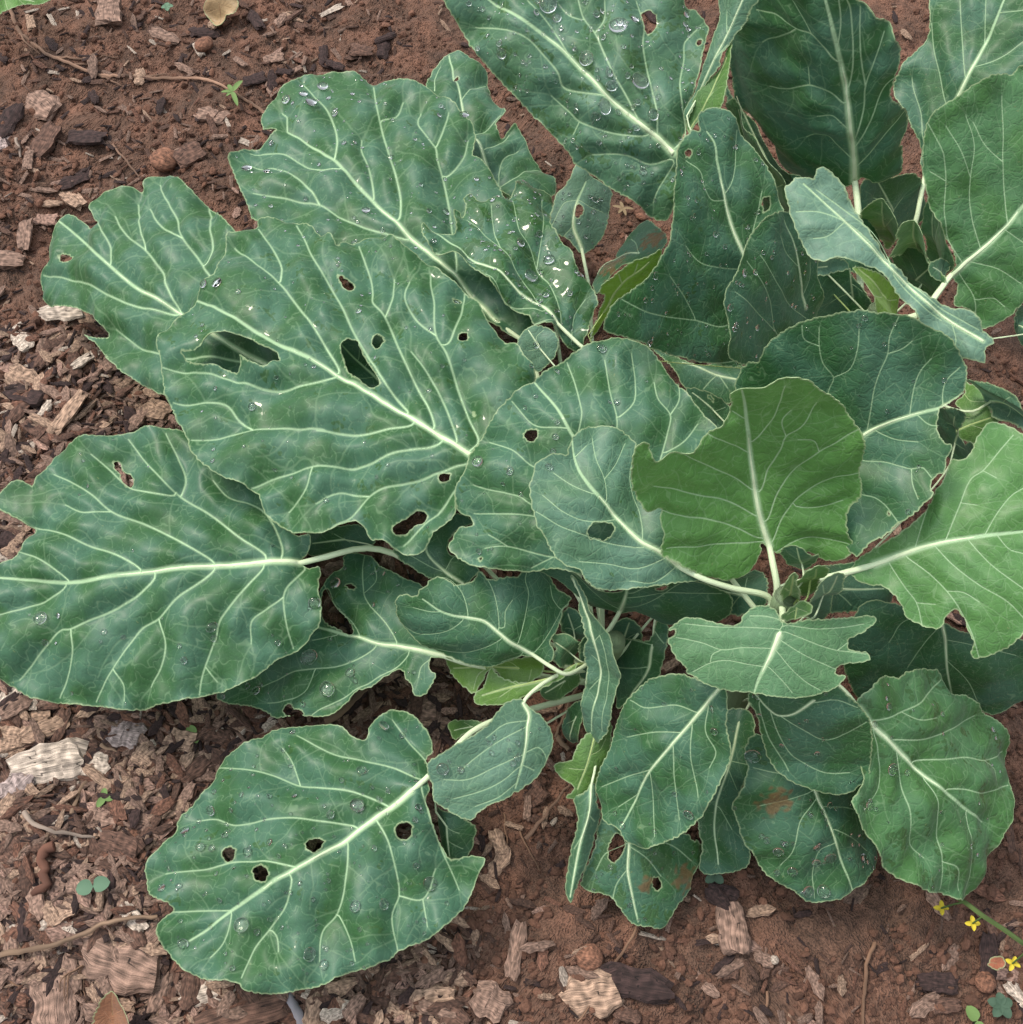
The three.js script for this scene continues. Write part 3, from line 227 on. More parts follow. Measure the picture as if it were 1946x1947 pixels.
const PLANTS = {
  spreading: { stem: [1160, 1225, 14], label: 'collard plant with broad spreading leaves reaching over the wood mulch, several of them holed', ids: Object.keys(LEAVES).filter((k) => /^[BC]/.test(k)) },
  heart: { stem: [1490, 1150, 26], label: 'collard plant with an upright leafy heart and pale stalks, standing on bare soil', ids: Object.keys(LEAVES).filter((k) => /^[AH]/.test(k)) },
  tall: { stem: [1665, 610, 25], label: 'collard plant with tall upright leaves and one pale twisted leaf', ids: Object.keys(LEAVES).filter((k) => /^D/.test(k)) },
};
// ---------------------------------------------------------------- leaf texture sheets (pigment, relief, gloss), one cell for each leaf
const SHEET = 2048, sheets = [];
let cellX = 0, cellY = 0, small = [];
function newSheet() {
  const s = { col: new Uint8Array(SHEET * SHEET * 4), bump: new Uint8Array(SHEET * SHEET * 4), coat: new Uint8Array(SHEET * SHEET * 4) };
  for (let i = 3; i < s.col.length; i += 4) { s.col[i] = s.bump[i] = s.coat[i] = 255; }
  const tex = (d, srgb) => { const t = new THREE.DataTexture(d, SHEET, SHEET, THREE.RGBAFormat); t.magFilter = THREE.LinearFilter; t.minFilter = THREE.LinearFilter; if (srgb) t.colorSpace = THREE.SRGBColorSpace; t.needsUpdate = true; return t; };
  const coat = tex(s.coat);
  s.mat = new THREE.MeshPhysicalMaterial({ map: tex(s.col, true), bumpMap: tex(s.bump), bumpScale: 0.0021, roughness: 0.92, transmission: 0.3, thickness: 0, specularIntensity: 0.35,
    clearcoat: 0.85, clearcoatRoughness: 1, clearcoatRoughnessMap: coat, side: THREE.DoubleSide });
  sheets.push(s); cellX = cellY = 0; return s;
}
function cell(big) {
  if (!big && small.length) return small.pop();
  let s = sheets[sheets.length - 1];
  if (!s || cellY >= SHEET) s = newSheet();
  const c = { s, x: cellX, y: cellY, S: 512 };
  cellX += 512; if (cellX >= SHEET) { cellX = 0; cellY += 512; }
  if (big) return c;
  for (const [i, j] of [[1, 1], [0, 1], [1, 0]]) small.push({ s, x: c.x + 256 * i, y: c.y + 256 * j, S: 256 });
  return { s, x: c.x, y: c.y, S: 256 };
}
function distances(mask, S) {                        // chamfer distance in texels to the nearest set texel
  const d = new Float32Array(S * S);
  for (let i = 0; i < S * S; i++) d[i] = mask[i] ? 0 : 1e6;
  const D = Math.SQRT2;
  for (let y = 0; y < S; y++) for (let x = 0; x < S; x++) { const i = y * S + x; let v = d[i]; if (x) v = Math.min(v, d[i - 1] + 1); if (y) { v = Math.min(v, d[i - S] + 1); if (x) v = Math.min(v, d[i - S - 1] + D); if (x < S - 1) v = Math.min(v, d[i - S + 1] + D); } d[i] = v; }
  for (let y = S - 1; y >= 0; y--) for (let x = S - 1; x >= 0; x--) { const i = y * S + x; let v = d[i]; if (x < S - 1) v = Math.min(v, d[i + 1] + 1); if (y < S - 1) { v = Math.min(v, d[i + S] + 1); if (x) v = Math.min(v, d[i + S - 1] + D); if (x < S - 1) v = Math.min(v, d[i + S + 1] + D); } d[i] = v; }
  return d;
}
function fill(poly, S, mask, value) {                // even-odd scan fill, poly in texels
  for (let y = 0; y < S; y++) {
    const xs = [], yy = y + 0.5;
    for (let i = 0, n = poly.length; i < n; i++) { const a = poly[i], b = poly[(i + 1) % n]; if ((a[1] <= yy) !== (b[1] <= yy)) xs.push(a[0] + (yy - a[1]) / (b[1] - a[1]) * (b[0] - a[0])); }
    xs.sort((a, b) => a - b);
    for (let k = 0; k + 1 < xs.length; k += 2) for (let x = Math.max(0, Math.ceil(xs[k] - 0.5)); x < Math.min(S, xs[k + 1] - 0.5); x++) mask[y * S + x] = value;
  }
}
function hash(i, j, k) { let h = Math.imul(i, 374761393) ^ Math.imul(j, 668265263) ^ Math.imul(k, 2147483647 - 77); h = Math.imul(h ^ h >>> 13, 1274126177); return ((h ^ h >>> 16) >>> 0) / 4294967296; }
function cellEdge(x, y, seed) {                      // distance-like value: 0 on the borders between random cells
  const i = Math.floor(x), j = Math.floor(y); let a = 9, b = 9;
  for (let v = j - 1; v <= j + 1; v++) for (let u = i - 1; u <= i + 1; u++) { const dx = u + hash(u, v, seed) - x, dy = v + hash(u, v, seed + 7) - y, d = dx * dx + dy * dy; if (d < a) { b = a; a = d; } else if (d < b) b = d; }
  return Math.sqrt(b) - Math.sqrt(a);
}
const mixC = (a, b, t) => [mix(a[0], b[0], t), mix(a[1], b[1], t), mix(a[2], b[2], t)];

const veinMats = {};
function veinMat(o, rib) {
  const key = o.dry ? 'dry' : o.yellow > 0.3 ? 'yellow' : rib ? 'rib' : 'pale';
  const c = { dry: [0.36, 0.22, 0.12], yellow: [0.46, 0.58, 0.22], pale: [0.42, 0.60, 0.36], rib: [0.62, 0.73, 0.48] }[key];
  return veinMats[key] ??= new THREE.MeshPhysicalMaterial({ color: new THREE.Color().setRGB(...c), roughness: 0.75, specularIntensity: 0.5, bumpMap: ribBump, bumpScale: 0.0004 });
}
const ribBump = (() => { const n = 128, d = new Uint8Array(n * n * 4); for (let j = 0; j < n; j++) for (let i = 0; i < n; i++) { const v = 128 + 70 * N2(i / 40, j / 5) + 40 * N2(i / 9, j / 9); d.set([v, v, v, 255], 4 * (j * n + i)); } const t = new THREE.DataTexture(d, n, n); t.wrapS = t.wrapT = THREE.RepeatWrapping; t.magFilter = THREE.LinearFilter; t.repeat.set(16, 40); t.needsUpdate = true; return t; })();

function inside(p, poly) { let c = false; for (let i = 0, j = poly.length - 1; i < poly.length; j = i++) { const a = poly[i], b = poly[j]; if ((a[1] > p[1]) !== (b[1] > p[1]) && p[0] < (b[0] - a[0]) * (p[1] - a[1]) / (b[1] - a[1]) + a[0]) c = !c; } return c; }

function buildLeaf(id, spec, stem, origin, seed) {
  const [key, out0, mid0, veins0, holes0, hs, o] = spec;
  const R = rng(seed * 977 + 3), out = P(out0, key), mid = P(mid0, key);
  // --- where the leaf stands: a plane through base, tip and the two sides, bent by arch and cup
  let k0 = mid.findIndex((p) => inside(p, out)); if (k0 < 0) k0 = 0;
  const pb = mid[k0], pt = mid[mid.length - 1];
  const B = atHeight(pb[0], pb[1], hs[0] / 100), T = atHeight(pt[0], pt[1], hs[1] / 100);
  const dx = pt[0] - pb[0], dy = pt[1] - pb[1], L2 = Math.hypot(dx, dy);
  let best = [0, null, 0, null];
  for (const p of out) { const s = (dx * (p[1] - pb[1]) - dy * (p[0] - pb[0])) / L2; if (s < best[0]) { best[0] = s; best[1] = p; } if (s > best[2]) { best[2] = s; best[3] = p; } }
  const hasL = -best[0] > 0.12 * L2, hasR = best[2] > 0.12 * L2;
  const yv = T.clone().sub(B), len = yv.length(); yv.normalize();
  const along = (q) => B.clone().addScaledVector(yv, q.clone().sub(B).dot(yv));
  const Lp = hasL ? atHeight(best[1][0], best[1][1], hs[2] / 100) : null, Rp = hasR ? atHeight(best[3][0], best[3][1], hs[3] / 100) : null;
  const l3 = Lp || along(Rp), r3 = Rp || along(Lp);
  let xv = r3.clone().sub(l3); xv.addScaledVector(yv, -xv.dot(yv)).normalize();
  const nv = V3().crossVectors(xv, yv).normalize();
  if (nv.dot(camera.position.clone().sub(B)) < 0) nv.negate();
  const w0 = hasL && hasR ? Lp.clone().sub(B).dot(nv) : 0;
  const xm = ((hasL ? Math.abs(Lp.clone().sub(B).dot(xv)) : 0) + (hasR ? Math.abs(Rp.clone().sub(B).dot(xv)) : 0)) / ((hasL ? 1 : 0) + (hasR ? 1 : 0)) || 0.03;
  const arch = o.arch ?? 0.045 * len;
  const macro = (x, y) => { const t = y / len, u = Math.min(1.4, Math.abs(x) / xm); return arch * Math.max(-1.5, 1 - (2 * t - 1) ** 2) + w0 * u * u / (0.35 + 0.65 * u); };
  const toLeaf = (p) => {
    const d = ray(p[0], p[1]), dn = d.dot(nv), c = camera.position.clone().sub(B); let x = 0, y = 0;
    for (let i = 0, w = 0; i < 7; i++) { const q = c.clone().addScaledVector(d, (w - c.dot(nv)) / dn); x = q.dot(xv); y = q.dot(yv); w = i ? mix(w, macro(x, y), 0.8) : macro(x, y); }
    return [x, y];
  };
  if (Math.abs(ray(pb[0], pb[1]).normalize().dot(nv)) < 0.22) console.log('grazing leaf', id, Math.abs(ray(pb[0], pb[1]).normalize().dot(nv)).toFixed(2), 'len', len.toFixed(2));
  // --- outline in leaf metres, with a slightly uneven margin
  let poly = smoothLine(out.map(toLeaf), Math.max(0.0012, len / 220), true);
  poly = poly.map((p, i) => { const a = poly[(i + 1) % poly.length], b = poly[(i + poly.length - 1) % poly.length]; let nx = a[1] - b[1], ny = b[0] - a[0]; const l = Math.hypot(nx, ny) || 1; const k = 0.0008 * N2(p[0] * 160 + seed, p[1] * 160) + 0.0005 * N2b(p[0] * 420, p[1] * 420 + seed); return [p[0] + nx / l * k, p[1] + ny / l * k]; });
  const shrink = (q) => { const cx = q.reduce((s, p) => s + p[0], 0) / q.length, cy = q.reduce((s, p) => s + p[1], 0) / q.length, k = q.length > 11 ? 0.8 : 0.95; return q.map((p) => [cx + (p[0] - cx) * k, cy + (p[1] - cy) * k]); };
  const holes = holes0.map((h) => smoothLine(shrink(P(h, key).map(toLeaf)), 0.001, true).map((p) => [p[0] + 0.0011 * N2(p[0] * 330, p[1] * 330), p[1] + 0.0011 * N2b(p[0] * 330, p[1] * 330)]));
  const midL = smoothLine(mid.slice(k0).map(toLeaf), 0.003), joined = veins0.map((v) => P(v, key).map(toLeaf));
  joined.forEach((v, n) => {                           // let each vein spring from the midrib or from the vein it leaves
    let bd = 0.016 * clamp(len / 0.2, 0.3, 1), bp = null; const look = (pts) => { for (let i = 0; i + 1 < pts.length; i++) for (let q = 0; q < 1; q += 0.1) { const x = mix(pts[i][0], pts[i + 1][0], q), y = mix(pts[i][1], pts[i + 1][1], q), d = Math.hypot(x - v[0][0], y - v[0][1]); if (d < bd) { bd = d; bp = [x, y]; } } };
    look(midL); if (!bp || bd > 0.004) joined.forEach((u, m) => { if (m !== n) look(u); });
    if (bp && bd > 0.0006) { const dx = bp[0] - v[0][0], dy = bp[1] - v[0][1], ex = v[1][0] - v[0][0], ey = v[1][1] - v[0][1]; if (dx * ex + dy * ey > 0.5 * Math.hypot(dx, dy) * Math.hypot(ex, ey)) v[0] = bp; else v.unshift(bp); }
  });
  const veins = joined.map((v) => smoothLine(v, 0.003));
  let x0 = 1e9, y0 = 1e9, x1 = -1e9, y1 = -1e9; for (const p of poly) { x0 = Math.min(x0, p[0]); y0 = Math.min(y0, p[1]); x1 = Math.max(x1, p[0]); y1 = Math.max(y1, p[1]); }
  const C = cell(Math.max(x1 - x0, y1 - y0) > (o.dry ? 9 : 0.135)), S = C.S, ts = Math.max(x1 - x0, y1 - y0) / (S - 14); x0 -= 7 * ts; y0 -= 7 * ts;
  const tx = (p) => [(p[0] - x0) / ts, (p[1] - y0) / ts];
  // --- fields over the cell
  const mask = new Uint8Array(S * S); fill(poly.map(tx), S, mask, 1); for (const h of holes) fill(h.map(tx), S, mask, 0);
  const inD = distances(mask.map((v) => 1 - v), S), outD = distances(mask, S);
  const sdf = new Float32Array(S * S); for (let i = 0; i < S * S; i++) sdf[i] = (mask[i] ? inD[i] - 0.5 : 0.5 - outD[i]) * ts;
  const vein = new Float32Array(S * S), seedM = new Uint8Array(S * S);
  const size = clamp(len / 0.22, 0.3, 1.25), r0 = (o.r || 2.5) * 0.001 * 0.72;
  const splat = (pts, ra, rb, s, seedIt) => {
    for (let i = 0; i < pts.length - 1; i++) for (let q = 0; q < 1; q += 0.12) {
      const t = (i + q) / (pts.length - 1), r = mix(ra, rb, t) / ts + 0.6, [cx, cy] = tx([mix(pts[i][0], pts[i + 1][0], q), mix(pts[i][1], pts[i + 1][1], q)]);
      if (seedIt) { const a = Math.round(cx), b = Math.round(cy); if (a >= 0 && b >= 0 && a < S && b < S) seedM[b * S + a] = 1; }
      const e = Math.ceil(r * 1.8);
      for (let v = Math.floor(cy - e); v <= cy + e; v++) for (let u = Math.floor(cx - e); u <= cx + e; u++) { if (u < 0 || v < 0 || u >= S || v >= S) continue; const d = Math.hypot(u - cx, v - cy) / r, k = s * clamp(1.7 - d) ; if (k > vein[v * S + u]) vein[v * S + u] = k; }
    }
  };
  splat(midL, r0 * 1.1, 0.0004, 1, true);
  const vr = (v) => { let L = 0; for (let i = 1; i < v.length; i++) L += Math.hypot(v[i][0] - v[i - 1][0], v[i][1] - v[i - 1][1]); return clamp(0.00064 * size * Math.sqrt(L / 0.12), 0.00022, 0.0009); };
  for (const v of veins) splat(v, vr(v) * 0.7, 0.00018, 0.85, true);
  // finer side veins: leave the traced ones at an angle and wander to the margin or the next vein
  const sampleS = (f, x, y) => { const a = clamp((x - x0) / ts, 0, S - 1.01), b = clamp((y - y0) / ts, 0, S - 1.01), i = Math.floor(a), j = Math.floor(b), u = a - i, v = b - j, k = j * S + i; return mix(mix(f[k], f[k + 1], u), mix(f[k + S], f[k + S + 1], u), v); };
  const fine = [];
  for (const [src, gap] of [...veins.map((v) => [v, 0.026]), [midL, 0.034]]) {
    let acc = R() * gap, side = R() < 0.5 ? 1 : -1;
    for (let i = 2; i < src.length - 2; i++) {
      acc += 0.003; if (acc < gap * size) continue; acc = -R() * gap * 0.4; side = -side;
      let a = Math.atan2(src[i + 1][1] - src[i - 1][1], src[i + 1][0] - src[i - 1][0]) + side * (0.75 + 0.4 * R()), x = src[i][0], y = src[i][1]; const pts = [[x, y]];
      const max = (0.018 + 0.03 * R()) * size / 0.0022;
      for (let k = 0; k < max; k++) { a += 0.42 * (R() - 0.5) - side * 0.012; x += Math.cos(a) * 0.0022; y += Math.sin(a) * 0.0022; if (sampleS(sdf, x, y) < 0.002 || (k > 4 && sampleS(vein, x, y) > 0.35)) break; pts.push([x, y]); }
      if (pts.length > 4) fine.push(pts);
    }
  }
  for (const src of [...veins, midL]) for (const turn of [-0.38, 0.3]) {
    const e = src[src.length - 1], b = src[Math.max(0, src.length - 4)]; let a = Math.atan2(e[1] - b[1], e[0] - b[0]) + turn * (0.7 + 0.6 * R()), x = e[0], y = e[1]; const pts = [[x, y]];
    for (let k = 0; k < 26 * size; k++) { a += 0.35 * (R() - 0.5) - turn * 0.03; x += Math.cos(a) * 0.0022; y += Math.sin(a) * 0.0022; if (sampleS(sdf, x, y) < 0.0012 || (k > 6 && sampleS(vein, x, y) > 0.6)) break; pts.push([x, y]); }
    if (pts.length > 3) fine.push(pts);
  }
  for (const f of fine) splat(f, 0.00030 * size, 0.00012, 0.27, false);
  const vD = distances(seedM, S);
  // --- pigment, relief and gloss
  let A = [0.060, 0.170, 0.098], Bc = [0.032, 0.124, 0.034], vc = [0.42, 0.62, 0.36];
  const tint = (c, k) => { A = mixC(A, c, k); Bc = mixC(Bc, c, k * 0.9); };
  if (o.wax) tint([0.150, 0.285, 0.205], o.wax); if (o.green) tint([0.108, 0.282, 0.062], o.green); if (o.yellow) { tint([0.19, 0.36, 0.035], o.yellow); vc = mixC(vc, [0.42, 0.5, 0.2], 0.5); }
  if (o.dry) { A = o.dry; Bc = o.dry.map((v) => v * 0.7); vc = o.dry.map((v) => v * 1.25); }
  const spots = (o.spot || []).map((s) => [...toLeaf(P([s[0], s[1]], key)[0]), s[2]]), wet = o.wet || 0;
  const Q = new Float32Array(S * S), cs = 0.0125 * Math.sqrt(size), { col, bump, coat } = C.s;
  for (let j = 0; j < S; j++) for (let i = 0; i < S; i++) {
    const k = j * S + i, x = x0 + i * ts, y = y0 + j * ts, D = vD[k] * ts, g = 4 * ((C.y + j) * SHEET + C.x + i);
    Q[k] = 1 - Math.exp(-D / 0.011);
    if (sdf[k] < -6 * ts) { col[g] = toS(A[0]); col[g + 1] = toS(A[1]); col[g + 2] = toS(A[2]); continue; }
    const wx = x + 0.0035 * N2(x * 70 + seed, y * 70), wy = y + 0.0035 * N2b(x * 70, y * 70 + seed);
    const e1 = cellEdge(wx / cs, wy / cs, seed), e2 = cellEdge(wx / (cs * 0.36) + 5, wy / (cs * 0.36), seed + 3);
    const n1 = N2(x * 34 + seed * 3, y * 34), n2 = N2b(x * 120, y * 120 + seed), n3 = N2(x * 700, y * 700);
    let c = mixC(A, Bc, sstep(-0.75, 0.85, N2(x * 17 + seed * 3, y * 17) + 0.35 * n1 + 0.12 * n2));
    const q = 1 + 0.06 * n2 + 0.06 * n3 + 0.05 * n1; c = [c[0] * q, c[1] * q, c[2] * q];
    const wp = wet ? sstep(0.0, 0.06, N2(x * 42 + 9 * seed, y * 26) + 0.35 * N2b(x * 160, y * 160) - (0.95 - 1.5 * wet)) : 0;
    if (wp) c = mixC(c, [0.045, 0.125, 0.03], 0.75 * wp);
    let v = vein[k]; v = Math.max(v, 0.32 * sstep(0.06, 0.012, e1), 0.09 * sstep(0.1, 0.02, e2)); v = Math.min(1, v);
    c = mixC(c, vc, v * v * 0.45 + v * 0.5);
    const margin = sstep(0.0013, 0.0003, sdf[k]); c = mixC(c, [0.40, 0.52, 0.28], 0.75 * margin);
    let spotG = 0; for (const s of spots) { const d = Math.hypot(x - s[0], y - s[1]) / s[2] + 0.5 * N2(x * 110, y * 110); const k2 = sstep(1, 0.35, d); c = mixC(c, [0.23, 0.12, 0.05], 0.7 * k2); spotG = Math.max(spotG, k2); }
    if (o.speck && N2b(x * 260, y * 260 + seed) + 0.5 * N2(x * 620, y * 620) > 1.12 - 0.16 * o.speck) c = mixC(c, [0.30, 0.30, 0.2], 0.55);
    const sp = N2(x * 190 + 3 * seed, y * 190); if (sp > 0.93) c = mixC(c, [0.24, 0.30, 0.12], 0.5);
    col[g] = toS(c[0]); col[g + 1] = toS(c[1]); col[g + 2] = toS(c[2]);
    const h = 0.42 + 0.13 * sstep(0, 0.42, e1) * (1 - vein[k]) + 0.09 * sstep(0, 0.4, e2) - 0.18 * vein[k] * (vein[k] < 0.6 ? 1 : 0.5) + 0.05 * n2 + 0.03 * n3;
    bump[g] = bump[g + 1] = bump[g + 2] = Math.round(255 * clamp(h));
    const cr = clamp(0.46 + 0.06 * n1 + 0.03 * n2 - 0.40 * wp - 0.38 * spotG + 0.2 * v); coat[g] = coat[g + 1] = coat[g + 2] = Math.round(255 * cr);
  }
  { const r = Math.max(1, Math.round(0.0032 / ts)), T = new Float32Array(S * S);
    for (let pass = 0; pass < 2; pass++) for (const [from, to, sx] of [[Q, T, 1], [T, Q, S]]) for (let l = 0; l < S; l++) { const base = sx === 1 ? l * S : l; let sum = 0; for (let k = -r; k <= r; k++) sum += from[base + clamp(k, 0, S - 1) * sx]; for (let k = 0; k < S; k++) { to[base + k * sx] = sum / (2 * r + 1); sum += from[base + Math.min(S - 1, k + r + 1) * sx] - from[base + Math.max(0, k - r) * sx]; } } }
  // --- the blade: marching squares on the outline field, bent, quilted between the veins, rippled at the margin
  const quilt = 0.0112 * clamp(size, 0.35, 1.1), ruf = (o.ruf || 1) * clamp(size, 0.25, 1);
  const W = (x, y) => macro(x, y) + quilt * (sampleS(Q, x, y) - 0.6) + ruf * (0.0075 * N2(x * 11 + seed, y * 13) + 0.0013 * N2b(x * 34, y * 38 + seed)) + ruf * Math.exp(-Math.max(0, sampleS(sdf, x, y)) / 0.010) * (0.0062 * N2(x * 27 + 5, y * 27 + seed) - 0.0022);
  const at = (x, y, lift = 0) => B.clone().addScaledVector(xv, x).addScaledVector(yv, y).addScaledVector(nv, W(x, y) + lift);
  const step = clamp(len / 115, 0.0011, 0.0026), nx = Math.ceil((x1 - x0 + 0.004) / step) + 2, ny = Math.ceil((y1 - y0 + 0.004) / step) + 2;
  const f = new Float32Array(nx * ny); for (let j = 0; j < ny; j++) for (let i = 0; i < nx; i++) { const x = x0 + i * step, y = y0 + j * step; f[j * nx + i] = x > x0 + (S - 2) * ts || y > y0 + (S - 2) * ts ? -1 : sampleS(sdf, x, y); }
  const pos = [], uv = [], idx = [], vid = new Map();
  const put = (kk, x, y) => { let v = vid.get(kk); if (v === undefined) { v = pos.length / 3; vid.set(kk, v); const p = at(x, y); pos.push(p.x - origin.x, p.y - origin.y, p.z - origin.z); uv.push((C.x + 0.5 + (x - x0) / ts) / SHEET, (C.y + 0.5 + (y - y0) / ts) / SHEET); } return v; };
  for (let j = 0; j < ny - 1; j++) for (let i = 0; i < nx - 1; i++) {
    const cs4 = [[i, j], [i + 1, j], [i + 1, j + 1], [i, j + 1]], fv = cs4.map((c) => f[c[1] * nx + c[0]]); if (fv.every((v) => v <= 0)) continue;
    const ring = [];
    for (let k = 0; k < 4; k++) {
      const a = cs4[k], b = cs4[(k + 1) % 4], fa = fv[k], fb = fv[(k + 1) % 4];
      if (fa > 0) ring.push(put(`${a[0]},${a[1]}`, x0 + a[0] * step, y0 + a[1] * step));
      if ((fa > 0) !== (fb > 0)) { const t = fa / (fa - fb), horiz = a[1] === b[1], ax = Math.min(a[0], b[0]), ay = Math.min(a[1], b[1]); ring.push(put(`${horiz ? 'h' : 'v'}${ax},${ay}`, x0 + (a[0] + (b[0] - a[0]) * t) * step, y0 + (a[1] + (b[1] - a[1]) * t) * step)); }
    }
    for (let k = 1; k + 1 < ring.length; k++) idx.push(ring[0], ring[k], ring[k + 1]);
  }
  const flip = V3().crossVectors(xv, yv).dot(nv) < 0;
  if (flip) for (let i = 0; i < idx.length; i += 3) { const t = idx[i + 1]; idx[i + 1] = idx[i + 2]; idx[i + 2] = t; }
  let g = new THREE.BufferGeometry(); g.setAttribute('position', new THREE.Float32BufferAttribute(pos, 3)); g.setAttribute('uv', new THREE.Float32BufferAttribute(uv, 2)); g.setIndex(idx); g.computeVertexNormals();
  { // the cut edge of the blade, turned down by its thickness
    const nn = g.attributes.normal, cnt = new Map(), th = 0.0009 * clamp(size, 0.5, 1), p2 = [], u2 = [], i2 = [];
    for (let i = 0; i < idx.length; i += 3) for (let k = 0; k < 3; k++) { const a = idx[i + k], b = idx[i + (k + 1) % 3], kk = a < b ? a * 1e6 + b : b * 1e6 + a; if (cnt.has(kk)) cnt.set(kk, null); else cnt.set(kk, [a, b]); }
    for (const e of cnt.values()) { if (!e) continue; const c = p2.length / 3; for (const v of e) for (const d of [0, th]) { p2.push(pos[3 * v] - nn.getX(v) * d, pos[3 * v + 1] - nn.getY(v) * d, pos[3 * v + 2] - nn.getZ(v) * d); u2.push(uv[2 * v], uv[2 * v + 1]); } i2.push(c, c + 1, c + 2, c + 2, c + 1, c + 3); }
    const s = new THREE.BufferGeometry(); s.setAttribute('position', new THREE.Float32BufferAttribute(p2, 3)); s.setAttribute('uv', new THREE.Float32BufferAttribute(u2, 2)); s.setIndex(i2); s.computeVertexNormals();
    g = mergeGeometries([g, s]);
  }
  const leaf = new THREE.Mesh(g, C.s.mat); leaf.name = 'leaf';
  // --- midrib with its stalk, and the side veins
  const vm = veinMat(o), shift = (gg) => gg.translate(-origin.x, -origin.y, -origin.z);
  let path = midL.map(([x, y]) => [at(x, y, -0.42 * r0), 0]);
  path = path.map(([p], i) => [p, mix(r0, 0.00045, Math.pow(i / (path.length - 1), 0.8))]);
  if (stem && !o.nopet) {
    const top = hs[0] / 100, att = clamp(top - 0.012 - 0.38 * Math.hypot(B.x - stem.x, B.z - stem.z), 0.035, stem.h), sp = V3(stem.x, att, stem.z), pets = mid.slice(0, k0);
    const dirn = B.clone().sub(sp); dirn.y = 0; sp.addScaledVector(dirn.normalize(), 0.008);
    const pts = [sp]; const run = [stem.px, ...pets, pb], cum = [0]; for (let i = 1; i < run.length; i++) cum.push(cum[i - 1] + Math.hypot(run[i][0] - run[i - 1][0], run[i][1] - run[i - 1][1]));
    pets.forEach((p, i) => pts.push(atHeight(p[0], p[1], mix(att, top, Math.pow(cum[i + 1] / cum[run.length - 1], 0.7)) + 0.003)));
    pts.push(path[0][0], path[Math.min(3, path.length - 1)][0]);
    const c = new THREE.CatmullRomCurve3(pts, false, 'centripetal').getSpacedPoints(26), k = c.length;
    let cut = k; for (let i = 0; i < k; i++) if (c[i].distanceTo(path[0][0]) < 0.002) { cut = i; break; }
    path = [...c.slice(0, Math.min(cut, k - 3)).map((p, i) => [p, r0 * mix(1.25, 1.0, i / k)]), ...path];
  }
  const rib = new THREE.Mesh(shift(tube(path.map((p) => p[0]), path.map((p) => p[1]), 9)), veinMat(o, true)); rib.name = 'midrib'; leaf.add(rib);
  for (const v of veins) { const ra = vr(v), pp = v.filter(([x, y]) => sampleS(sdf, x, y) > -0.0015); if (pp.length < 3) continue; const m = new THREE.Mesh(shift(tube(pp.map(([x, y], i) => at(x, y, -0.45 * ra - 0.0002 * i / pp.length)), pp.map((_, i) => mix(ra, 0.00012, Math.pow(i / (pp.length - 1), 0.85))), 5)), vm); m.name = 'vein'; leaf.add(m); }
  const normalAt = (x, y) => { const e = 0.002, a = at(x + e, y).sub(at(x - e, y)), b = at(x, y + e).sub(at(x, y - e)); const n = a.cross(b).normalize(); return n.dot(nv) < 0 ? n.negate() : n; };
  return { leaf, toLeaf, at, normalAt, sdf: (x, y) => sampleS(sdf, x, y), box: [x0, y0, x1, y1], id };
}
const built = {}, stemMat = new THREE.MeshPhysicalMaterial({ color: new THREE.Color().setRGB(0.22, 0.31, 0.17), roughness: 0.7, bumpMap: ribBump, bumpScale: 0.0008 });
let leafSeed = 1;
for (const [key, p] of Object.entries(PLANTS)) {
  const top = atHeight(p.stem[0], p.stem[1], p.stem[2] / 100), origin = V3(top.x, soilY(top.x, top.z) - 0.01, top.z);
  const plant = new THREE.Group(); plant.position.copy(origin);
  const pts = [], rad = []; for (let i = 0; i <= 16; i++) { const t = i / 16; pts.push(V3(0.004 * N2(t * 3, leafSeed), t * (top.y + 0.015 - origin.y), 0.004 * N2b(t * 3, leafSeed))); rad.push(mix(0.013, 0.009, t)); }
  const st = new THREE.Mesh(tube(pts, rad, 12), stemMat); st.name = 'stem'; plant.add(st);
  for (const id of p.ids) { const b = buildLeaf(id, LEAVES[id], { x: top.x, z: top.z, h: top.y, px: p.stem }, origin, leafSeed++); built[id] = b; plant.add(b.leaf); }
  thing(shadows(plant), 'collard_plant', p.label, 'collard plant');
}
// ---------------------------------------------------------------- mulch, stones, twigs
const outlines = Object.values(LEAVES).map((l) => P(l[1], l[0]));
const covered = (px, py) => outlines.some((o) => inside([px, py], o));
function onSoil(px, py) { let h = 0, p; for (let i = 0; i < 4; i++) { p = atHeight(px, py, h); h = soilY(p.x, p.z); } return p; }
const metresPerPixel = (p) => p.distanceTo(camera.position) * 2 * TANF / 1947;
const grain = (() => { const n = 512, d = new Uint8Array(n * n * 4), b = new Uint8Array(n * n * 4); for (let j = 0; j < n; j++) for (let i = 0; i < n; i++) { const w = 5 * N2(i / 260, j / 120), a = N2(i / 420, (j + w) / 13), c = N2b(i / 160, (j + w) / 4.5), e = N2(i / 80 + 50, j / 55), e2 = N2b(i / 12, j / 9), cr = sstep(0.10, 0.01, Math.abs(N2b(i / 300 + 9, (j + 2 * w) / 26))) * sstep(-0.2, 0.3, N2(i / 130, j / 90 + 70)), v = clamp(0.74 + 0.12 * a + 0.11 * c + 0.17 * e + 0.05 * e2 - 0.42 * cr, 0.16, 1) * 255, h = 150 + 35 * a + 30 * c + 8 * e2 - 80 * cr; d.set([v, v * 0.985, v * 0.97, 255], 4 * (j * n + i)); b.set([h, h, h, 255], 4 * (j * n + i)); } const T = (x, s) => { const t = new THREE.DataTexture(x, n, n); t.wrapS = t.wrapT = THREE.RepeatWrapping; t.magFilter = THREE.LinearFilter; if (s) t.colorSpace = THREE.SRGBColorSpace; t.needsUpdate = true; return t; }; return [T(d, true), T(b)]; })();
